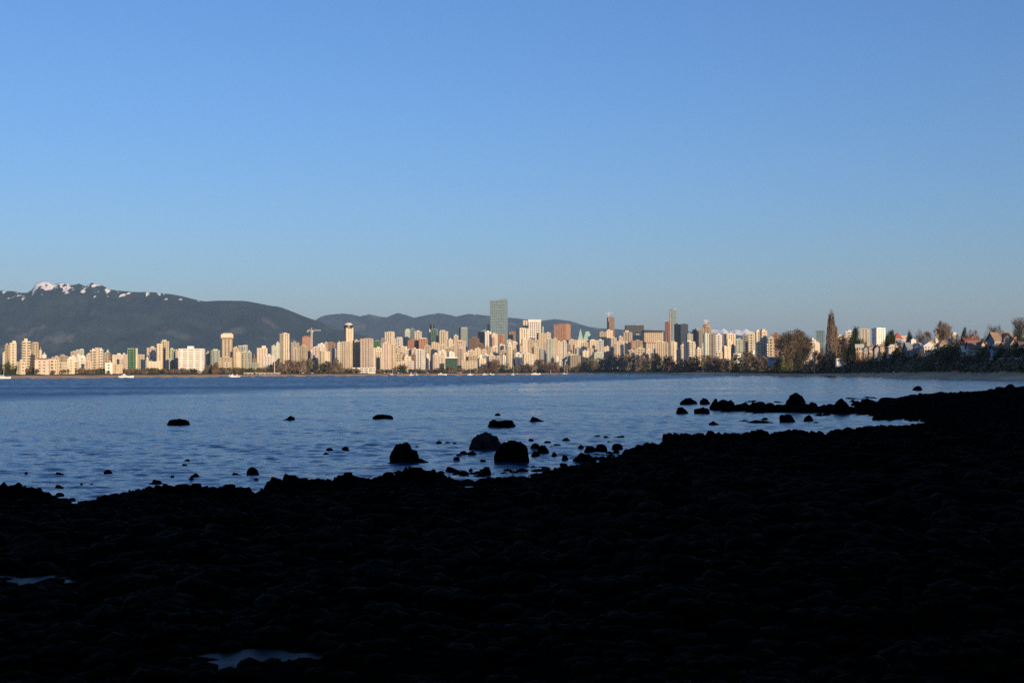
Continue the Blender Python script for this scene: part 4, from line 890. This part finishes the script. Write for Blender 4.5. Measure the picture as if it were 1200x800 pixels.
def boat(px, dY, kind, L, label, mast_y=None, dark=False, rz=0.0, cabin=.32):
    Y = float(shore(px))-dY; p0 = XY(px, Y); root = empty('sailing_boat' if kind == 'sail' else 'motor_boat', (p0.x, p0.y, 0), rz)
    Bm = L*.3; H = L*.11+.25; V_, Fs = hull(L, Bm, H); hm = MHD if dark else MHULL; link('hull', mesh('hull', V_, Fs, hm), root)
    m = MB(); k = cabin*L
    if kind == 'sail':
        m.prism([(-k*.6,-Bm*.28),(k*.5,-Bm*.2),(k*.5,Bm*.2),(-k*.6,Bm*.28)], H*.9, H+.75); m.build('cabin', MHULL, root)
        mh = W(px, mast_y, Y).z; q = MB(); q.tube((L*.06,0,H*.8), (L*.06,0,mh), .16, .09, 6); ms = q.build('mast', MHULL, root)
        q = MB(); q.tube((L*.06,0,H+1.6), (-L*.36,0,H+1.5), .09, .08, 6); q.tube((L*.02,0,mh*.62), (L*.10,0,mh*.62), .05, .05, 4); q.build('boom', MHULL, root)
        q = MB(); q.tube((L*.04,0,H+1.85), (-L*.34,0,H+1.75), .26, .18, 8); q.build('furled_sail', wall_mat('white'), root)
        q = MB(); q.tube((L*.06,0,mh-.2), (L*.52,0,H*1.2), .035, .035, 3); q.tube((L*.06,0,mh-.2), (-L*.48,0,H), .035, .035, 3); q.build('rigging', wall_mat('grey'), root)
    else:
        m.prism([(-k,-Bm*.38),(k*.5,-Bm*.34),(k*.5,Bm*.34),(-k,Bm*.38)], H*.85, H+1.3, [(-k*.95,-Bm*.34),(k*.2,-Bm*.28),(k*.2,Bm*.28),(-k*.95,Bm*.34)]); cb = m.build('cabin', MHULL, root)
        q = MB(); q.prism([(-k*.9,-Bm*.39),(k*.36,-Bm*.345),(k*.36,Bm*.345),(-k*.9,Bm*.39)], H+.45, H+.95); q.build('window', glass_mat('dark'), cb)
        q = MB(); q.box(-k*.6, -k*.1, -Bm*.25, Bm*.25, H+1.25, H+2.3); q.build('flybridge', MHULL, root)
        q = MB(); q.tube((-k*.3,0,H+2.2), (-k*.35,0,H+4.2), .07, .03, 5); q.build('aerial', MHULL, root)
        q = MB(); 
        for sg in (-1,1): q.tube((L*.1, sg*Bm*.42, H+.75), (L*.5, sg*.15, H+1.15), .03, .03, 4)
        for t in (.1,.3,.5): q.tube((L*t, Bm*.42*(1-(t-.1)*2.3), H*.9), (L*t, Bm*.42*(1-(t-.1)*2.3), H+.8+(t*.6)), .03, .03, 4)
        q.build('rail', wall_mat('grey'), root)
    tag(root, label, 'boat', 'boats off the far shore')
boat(3.5,70,'sail',12.5,'white sailing boat at the far left edge',mast_y=431,rz=.1)
boat(147.5,90,'motor',15,'long low white motor boat left of the green glass block',rz=.05)
boat(273,90,'motor',8,'small white motor boat below the crowned tan tower, right part of a pair',rz=.3)
boat(269.5,60,'motor',6,'tiny white dinghy just left of the small motor boat',rz=-.4); boat(278.5,50,'motor',6.5,'tiny white dinghy just right of the small motor boat')
boat(459.5,150,'sail',12,'dark hulled sailing boat under the slim pinkish shore slab',mast_y=432,dark=True)
boat(482.5,80,'motor',7.5,'small white motor boat left of the white ferry'); boat(488.5,60,'motor',5,'tiny white boat between the small motor boat and the white ferry')
boat(518,90,'motor',14,'white passenger ferry below the round pink tan tower',cabin=.42)
boat(551,90,'sail',9.5,'white sailing boat with bare mast left of two motor boats',mast_y=424)
boat(568.5,120,'motor',9.5,'nearer of two white motor boats below the tallest glass tower'); boat(575.8,60,'motor',9.5,'farther and brighter of two white motor boats below the tallest glass tower')
boat(601.5,90,'sail',6.5,'small white sailing boat right of the tallest glass tower',mast_y=427); boat(606.5,80,'motor',5.5,'tiny white boat touching the right side of the small sailing boat')
boat(627.5,90,'sail',16,'largest white sailing boat with a tall white mast',mast_y=424); boat(661.5,90,'sail',9,'white sailing boat below the orange brown tower',mast_y=427)
boat(719.5,90,'motor',9.5,'lone white motor boat at the right end of the moored boats')

def make_car(c, label=None):
    root = empty('parked_car'); m = MB(); m.prism([(-2.1,-.85),(2.1,-.85),(2.1,.85),(-2.1,.85)], .35, .85, [(-2.05,-.82),(2.0,-.82),(2.0,.82),(-2.05,.82)])
    m.prism([(-1.5,-.8),(.95,-.8),(.95,.8),(-1.5,.8)], .86, 1.45, [(-1.1,-.66),(.35,-.66),(.35,.66),(-1.1,.66)]); m.build('body', c, root)
    m = MB(); m.prism([(-1.42,-.815),(.84,-.815),(.84,.815),(-1.42,.815)], .92, 1.34, [(-1.18,-.71),(.50,-.71),(.50,.71),(-1.18,.71)]); m.build('window', glass_mat('dark'), root)
    for x in (-1.3, 1.3):
        for y in (-.8, .8): m = MB(); m.tube((x,y-.1,.33), (x,y+.1,.33), .33, .33, 12); m.build('wheel', mat('tyre', (.015,.015,.015), .9), root)
    return root
cars = {'white': make_car(mat('car_white', (.8,.8,.8), .3, .02, spec=.6)), 'dark': make_car(mat('car_dark', (.03,.03,.04), .3, .02, spec=.6)), 'silver': make_car(mat('car_silver', (.5,.5,.52), .3, .02, spec=.6)), 'red': make_car(mat('car_red', (.35,.04,.03), .3, .02, spec=.6))}
used = set()
for px, cc in ((416,'white'),(419.5,'silver'),(423,'white'),(427.5,'white'),(430,'dark'),(433,'white'),(437.5,'white'),(441,'dark'),(446,'red'),(451,'white'),(455,'silver'),(467,'white'),(470.5,'silver'),(473,'white'),(482,'white'),(486.5,'silver'),(490,'white'),(501,'white'),(540,'white'),(537,'silver'),(355,'white'),(359,'dark'),(366,'white'),(818,'silver'),(824,'dark'),(828,'white'),(832,'white')):
    off = 74; Y = float(shore(px))+off; p0 = XY(px, Y); loc = (p0.x, p0.y, float(land_z(px, off))+.12); rz = rng.uniform(-.15, .15)
    if cc not in used: o = cars[cc]; o.location = loc; o.rotation_euler = (0,0,rz); used.add(cc)
    else: o = copy_tree(cars[cc], loc, rz)
    tag(o, None, 'car', 'cars parked along the shore drive'); later(o, f'{cc} parked car', px)

def person_mesh():
    import bmesh
    J = [(0,0,.95),(0,0,1.22),(0,0,1.45),(0,0,1.55),(0,0,1.68),(0,.0,1.76), (.10,0,.92),(.12,.05,.5),(.12,.0,.06),(.12,-.12,.03), (-.10,0,.92),(-.13,-.06,.5),(-.13,.02,.06),(-.13,-.1,.03), (.19,0,1.42),(.25,.02,1.15),(.24,-.1,.92), (-.19,0,1.42),(-.25,.02,1.15),(-.24,-.06,.9)]
    Ed = [(0,1),(1,2),(2,3),(3,4),(4,5),(0,6),(6,7),(7,8),(8,9),(0,10),(10,11),(11,12),(12,13),(2,14),(14,15),(15,16),(2,17),(17,18),(18,19)]
    Rd = [.15,.14,.13,.06,.10,.07,.10,.07,.045,.04,.10,.07,.045,.04,.06,.05,.04,.06,.05,.04]
    me = bpy.data.meshes.new('body'); me.from_pydata(J, Ed, []); o = bpy.data.objects.new('tmp', me); col.objects.link(o)
    md = o.modifiers.new('s', 'SKIN'); 
    for i, r in enumerate(Rd): me.skin_vertices[0].data[i].radius = (r, r*.8)
    me.skin_vertices[0].data[0].use_root = True
    sb = o.modifiers.new('u', 'SUBSURF'); sb.levels = 1; sb.render_levels = 1
    dg = bpy.context.evaluated_depsgraph_get(); res = bpy.data.meshes.new_from_object(o.evaluated_get(dg)); bpy.data.objects.remove(o); return res
pmh = person_mesh(); pcol = [wall_mat('white'), wall_mat('red'), wall_mat('dark'), wall_mat('yellow')]
for i, (px, off) in enumerate(((782.6,20),(800,18),(803.4,24),(393.5,22),(733,24),(905,16))):
    me = pmh.copy(); me.materials.clear(); me.materials.append(pcol[[0,0,0,3,2,1][i]]); Y = float(shore(px))+off; p0 = XY(px, Y)
    o = link('person', me, None, (p0.x, p0.y, float(land_z(px, off))-.02)); o.rotation_euler = (0,0,rng.uniform(0,6))
    tag(o, None, 'person', 'people walking on the far sand'); later(o, f"figure in {['pale','pale','pale','yellowish','dark','red'][i]} clothes on the far sand", px)

# ================================================================== FOREGROUND ROCKS
import bmesh
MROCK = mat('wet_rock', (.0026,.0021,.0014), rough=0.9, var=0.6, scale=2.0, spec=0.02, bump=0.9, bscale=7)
MROCKP = mat('barnacle_rock', (.019,.017,.015), rough=0.9, var=0.8, scale=2.4, spec=0.12, bump=0.9, bscale=9)  # one lighter stone colour over a whole boulder
def rock_mesh(seed, sub=3, cuts=9, blocky=0.55, flat=.8, pw=.66):
    r2 = np.random.RandomState(seed); bm = bmesh.new(); bmesh.ops.create_icosphere(bm, subdivisions=sub, radius=1.0)
    V_ = np.array([v.co[:] for v in bm.verts]); Fs = [[v.index for v in f.verts] for f in bm.faces]; bm.free()
    for _ in range(cuts):
        d = r2.normal(size=3); d /= np.linalg.norm(d); t = r2.uniform(blocky, .95); q = V_@d-t; V_ -= np.maximum(q, 0)[:,None]*d
    V_ = V_*1.0; n = fbm(V_[:,0]*1.6+seed, V_[:,1]*1.6+V_[:,2]*1.3, 4)-.5; n2 = fbm(V_[:,0]*5+seed, V_[:,2]*5+V_[:,1]*4, 3)-.5
    V_ = V_*(1+.42*n+.30*n2)[:,None]; V_[:,2] *= flat
    V_[:,0] /= np.abs(V_[:,0]).max(); V_[:,1] /= np.abs(V_[:,1]).max(); V_[:,2] /= V_[:,2].max(); V_[:,2] = np.where(V_[:,2] > 0, np.abs(V_[:,2])**pw, V_[:,2])
    V_[:,2] = np.maximum(V_[:,2], -.45)
    return mesh('rock', V_, np.array(Fs), MROCK)
RM_ = [rock_mesh(100+i) for i in range(12)]; RLOW = [rock_mesh(130+i, pw=1.15) for i in range(6)]
RLAND = [(-99,'the left edge'),(210,'the far lone rock'),(339,'the second lone rock'),(448,'the third lone rock'),(495,'the big rounded boulder'),(567,'the paler boulder'),(600,'the blocky boulder'),(648,'the boulder trio'),(720,'the shore rock cluster'),(807,'the start of the rocky spit'),(932,'the round boulder on the spit'),(985,'the pointed spit rock'),(1040,'the spit root')]
NR = 0
def rock(px, pyb, wpx, hpx, label=None, me=None, word='dark rock in the water', group='rocks in the shallow water', z=0.0, matl=None, deep=.8, shared=None):
    global NR; NR += 1
    Y = float(ground_Y(px, pyb, z)); s = Y/F; wd = wpx*s/2; h = hpx*s; d = max(wd*deep, h*.7)
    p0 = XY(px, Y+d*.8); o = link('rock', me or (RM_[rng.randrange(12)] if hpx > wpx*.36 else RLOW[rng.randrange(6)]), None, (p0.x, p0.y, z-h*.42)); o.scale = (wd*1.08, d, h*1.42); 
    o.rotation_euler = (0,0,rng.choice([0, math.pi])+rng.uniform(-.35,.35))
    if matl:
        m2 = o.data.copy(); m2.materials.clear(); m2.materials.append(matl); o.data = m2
    tag(o, label or shared, 'rock', group)
    if not label and not shared: later(o, word, px, RLAND)
    return o
rock(210.5,498,27,7.5,'lone dark rock with a low hump, farthest left in the bay',rock_mesh(7,4)); rock(339.5,492,15,5,'small lone low rock straight below the faceted tower'); rock(448,491,23,5.5,'lone flat rock tapering to the left, mid bay')
rock(588,500.5,34,8.5,'long low double humped rock above the big boulders',rock_mesh(21,4,12)); rock(628.5,494,18,6,'single rounded rock right of the long double hump'); rock(583,486.4,8,2.6)
b1 = rock(472,542,38,23.5,'big rounded black boulder standing alone near the shore',rock_mesh(3,5,14,.6)); rock(494,541.5,15,4.5,'low rock touching the right foot of the big rounded boulder')
b2 = rock(567,526.5,42,20,'big boulder paler than the other rocks',rock_mesh(33,5,10,.6),matl=MROCKP); b3 = rock(601,542.5,42,26,'big blocky flat topped boulder, nearest of the large ones',rock_mesh(45,5,16,.5))
b2.rotation_euler = (0,0,.2); b3.rotation_euler = (0,0,.1); b1.rotation_euler = (0,0,-.1)
for a in ((626,526,13,7),(637,531.5,17,10),(648,534.5,8,5),(628,534.5,12,6),(680,525.8,7,5),(692,531,17,8.5),(705,529,15,8.5),(722,526,14,6.5),(684,541.5,31,11),(662,538.5,8.5,6),(703,539,7,3),(714,541.5,11,6.5),(568.5,556,14,9),(622,516.5,6,3),(663,516.5,12,4),(652,522,8,2),(641,518.6,8,2),(699,511.3,10,2),(710,512.5,8,2),(726,512.3,14,2.2),(714,518,8,1.5),
          (405,528,10,5),(386,528.5,9,4),(382,532,7,2),(514,519.5,8,3),(524,519,8,2),(533,520,6,2),(488,524,4,2),(543,533,11,5),(552,533.5,12,5),(537,534.5,8,3),(535,539.5,10,4),(566,541.5,8,3.5),(530,552.5,19,5.5),(541,556,9,4.5),(552,551.5,6,3),(458,543.5,9,2),(482,543.3,10,2),
          (296,556.5,15,9),(277,557.5,12,4),(184,567,17,5),(228,558.5,12,4),(224,562,9,3),(216,545.5,8,2.4),(219,539.6,8,2),(127,555,10,5),(70,556,10,3),(31,554.5,4,2),(70,571.5,11,3.5),(71,580.5,10,3.5),(96,568.5,5,2.4),(107,568.5,6,2.4),(152,575.5,3,2),(300,563,10,3),(202,559,5,2),(85,586,8,3),
          (418,562,6,3),(660,546,10,4),(722,531,8,4),(645,524,6,2)): rock(*a)
# the spit on the right
rock(807,474,20,8,'smooth rounded rock at the outer end of the rocky spit'); rock(826,473.5,12,7.5,'small wedge shaped rock beside the rounded one on the spit'); rock(799,484.5,17,7.5,'low rock at the near outer corner of the spit'); rock(822,484.5,18,7.5,'low rounded rock near the outer end of the spit')
rock(837,475.5+4.5,11,13,'upright square ended rock where the long ridge of the spit begins')
rock(932.5,481.5,22,21.5,'large round boulder topping the rocky spit',rock_mesh(5,4,12,.7,pw=.6)); rock(985,485,23,18.5,'pointed boulder in the middle of the rocky spit',rock_mesh(61,4,10,.75,pw=.62)); rock(1016.5,478,18,12,'rounded boulder at the inner end of the rocky spit')
rock(1075,457.5,11.5,5.5,'lone rock offshore from the far end of the beach'); rock(923,494.5,19,9,'round rock in the inlet, larger of two'); rock(948.5,493.5,14,7.5,'round rock in the inlet, smaller of two'); rock(836.5,497.5,14,4.2); rock(889,495.6,34,3.2); rock(896,492,10,3); rock(870,493.5,14,1.8); rock(957,495.5,12,1.6)
for px, pyb, wp, hp in ((848,481,44,6),(872,482,52,6.5),(900,483,54,7),(928,483,50,7),(955,483.5,50,7),(985,484,44,7),(1005,484,46,7),(1028,484,46,7.5),(1050,480,44,8)):
    rock(px, pyb, wp, hp, word='low flat ledge rock of the spit', group='rocks of the spit', deep=.35)
for px, pyb, wp, hp in ((846,480.5,20,12.5),(857,480.5,20,12),(868,481,20,10),(880,481.5,18,9),(891,482,22,11.5),(902,481.8,18,10),(912,481.5,16,8),(921,481.5,16,8),(943,481,14,9),(952,482,16,11),(962,482.5,16,9),(971,483,16,10),(996,483,14,7),(1003,475,12,5.5),(1004,482.5,16,8),(1012,483.5,16,9),(1022,483.8,16,9),(1031,482,18,9),(1041,479,18,8),(1052,476,20,8),(880,470.6,16,1.8),(912,471.5,14,1.6),(1000,467.6,26,2),(1020,466.5,18,2),(1040,469,20,3.5),(1000,471,9,3),
                        (1030,492,16,6),(1040,492.5,16,5.5),(1050,491.5,16,5),(958,487,12,3),(968,486.8,14,3),(888,484.6,16,2),(850,482.8,16,2)):
    rock(px, pyb, wp, hp, word='dark spit rock', group='rocks of the spit')
# rocks crowding the waterline: silhouette heights read from the photo
sil = lerp_list([(-40,566),(0,566),(22,567),(45,573),(60,580),(80,588),(96,593),(110,586),(125,582),(140,578),(165,573),(178,569),(192,567),(205,570),(228,567),(250,571),(275,568),(290,574),(305,577),(320,560),(335,556),(345,558),(358,562),(372,560),(388,562),(400,556),(408,551),(420,560),(435,560),(450,556),(462,551),(472,548),(490,547),(505,550),(518,555),(530,562),
                 (545,566),(560,561),(580,559),(600,559),(620,562),(640,553),(655,548),(668,545),(680,549),(695,542),(712,540),(722,533),(732,527),(742,524),(752,520),(765,519),(779,517),(781,508),(800,507),(815,510),(830,505),(850,507),(868,508),(880,505),(895,503),(905,508),(925,503),(945,505),(960,506),(985,502),(1010,500),(1035,498),(1060,498),(1085,496)])
px = -30.0
while px < 1090:
    yb_ = float(np.interp(px, [a for a, b in WL], [b for a, b in WL]))+1.5; h = yb_-float(sil(px))
    wp = rng.uniform(13, 30)*(1.0 if px < 700 else .85)
    if h > 2:
        rock(px, yb_+1, wp, max(3, h+1.6)*rng.uniform(.9, 1.04), word='black shoreline rock', group='rocks along the near waterline', deep=.9)
    px += wp*.42
# upper edge of the beach on the right
for px, pyb, wp, hp in ((1046,474,15,5),(1058,470,13,4),(1068,467,15,5),(1083,465,12,3.6),(1098,463.5,16,4.5),(1112,463,12,3),(1128,462.5,17,4.6),(1143,462,12,3.4),(1157,460,16,5),(1172,457,13,4),(1186,455,17,5.5)): rock(px, pyb, wp, hp, word='black shoreline rock', group='rocks along the near waterline')
px = 1030.0
while px < 1200:
    yb_ = float(np.interp(px, [1030,1060,1090,1130,1150,1190,1210], [472,465.5,462.5,461,461,455,453])); rock(px, yb_+.8, rng.uniform(12,20), rng.uniform(2.2,4.2), word='black shoreline rock', group='rocks along the near waterline'); px += 8.5
# rocks lying in the dark beach
SH = 'black rock lying among cobbles in the shaded foreground'
n_left = 296-NR
for i in range(max(0, n_left)):
    py = 800-(800-520)*rng.random()**.8; px = rng.uniform(-20, 1220)
    Y = float(ground_Y(px, py, 1.3)); X_ = (px-600)/F*Y
    if float(d_land(np.array(px), Y)) < 1.5: continue
    if any(((X_-a)/(c+.7))**2+((Y-b)/(d_+.9))**2 < 1 for a, b, _z, c, d_ in PXYZ): continue
    z = float(beach_z(np.array([X_]), np.array([Y]))[0]); sz = rng.uniform(.10, .42)
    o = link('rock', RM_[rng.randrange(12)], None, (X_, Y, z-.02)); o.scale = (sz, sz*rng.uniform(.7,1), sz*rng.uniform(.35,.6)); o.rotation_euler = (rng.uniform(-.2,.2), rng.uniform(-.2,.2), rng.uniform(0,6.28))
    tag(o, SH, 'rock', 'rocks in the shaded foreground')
# cobbles: too many to count, one object
small = [rock_mesh(200+i, 1, 5, .6) for i in range(5)] ; smV = []; smF = []
for me in small:
    v = np.empty(len(me.vertices)*3, np.float32); me.vertices.foreach_get('co', v); f = np.empty(len(me.loops), np.int32); me.loops.foreach_get('vertex_index', f); smV.append(v.reshape(-1,3)); smF.append(f.reshape(-1,3))
NC = 26000; r3 = np.random.RandomState(3)
pxs = r3.uniform(-60, 1260, NC); yn = r3.rand(NC); Yc_ = 5.5*(230/5.5)**(yn**1.15); Xc_ = (pxs-600)/F*Yc_
dl = d_land(pxs, Yc_); keep = dl > -1.2; 
pxs, Yc_, Xc_ = pxs[keep], Yc_[keep], Xc_[keep]; zc = beach_z(Xc_, Yc_); szc = (.012+.17*r3.rand(len(zc))**4)*np.clip(Yc_/9, .6, 2.0)*.85
# stones strewn through the shallows at the water's edge
ne = 900; pe = r3.uniform(380, 900, ne); de = r3.rand(ne)**1.8*5.5-.3; Ye = YW(pe)+de; Xe = (pe-600)/F*Ye
pxs = np.r_[pxs, pe]; Yc_ = np.r_[Yc_, Ye]; Xc_ = np.r_[Xc_, Xe]; zc = np.r_[zc, np.full(ne, -.03)]; szc = np.r_[szc, (.05+.20*r3.rand(ne)**3)*(fbm(Xe/2.5, Ye/2.5, 2) > .5)+.01]
inpool = np.zeros(len(zc), bool)
for x, y, zz, rx, ry in PXYZ: inpool |= ((((Xc_-x)/(rx*.7))**2+((Yc_-y)/(ry*.8))**2) < 1) & (r3.rand(len(zc)) < .6)
AV = []; AF = []; base_i = 0
for i in np.nonzero(~inpool)[0]:
    j = i % 5; a = r3.uniform(0, 6.28); c_, s_ = math.cos(a), math.sin(a); v = smV[j]*np.array([szc[i], szc[i]*.8, szc[i]*r3.uniform(.4,.7)], np.float32)
    v = np.stack([v[:,0]*c_-v[:,1]*s_, v[:,0]*s_+v[:,1]*c_, v[:,2]], 1)+np.array([Xc_[i], Yc_[i], zc[i]], np.float32); AV.append(v); AF.append(smF[j]+base_i); base_i += len(v)
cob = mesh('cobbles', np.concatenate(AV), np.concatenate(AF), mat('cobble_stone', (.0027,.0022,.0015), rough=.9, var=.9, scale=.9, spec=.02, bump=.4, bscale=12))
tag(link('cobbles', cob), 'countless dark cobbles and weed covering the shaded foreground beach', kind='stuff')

# ================================================================== HAZE
m = MB(); m.box(-22000, 22000, -900, 31000, -7, 1000)
hz = m.build('haze', None); tag(hz, 'thin pale air haze over the bay, city and mountains', kind='stuff')
hm = bpy.data.materials.new('haze_air'); hm.use_nodes = True; t = hm.node_tree; t.nodes.clear()
vo = t.nodes.new('ShaderNodeVolumePrincipled'); vo.inputs['Color'].default_value = (.47,.73,1.0,1); vo.inputs['Density'].default_value = HAZE_DENSITY; vo.inputs['Anisotropy'].default_value = 0.0
ou = t.nodes.new('ShaderNodeOutputMaterial'); t.links.new(vo.outputs[0], ou.inputs['Volume']); hz.data.materials.append(hm)
flush_labels()
print('buildings', NB, 'rocks', NR)
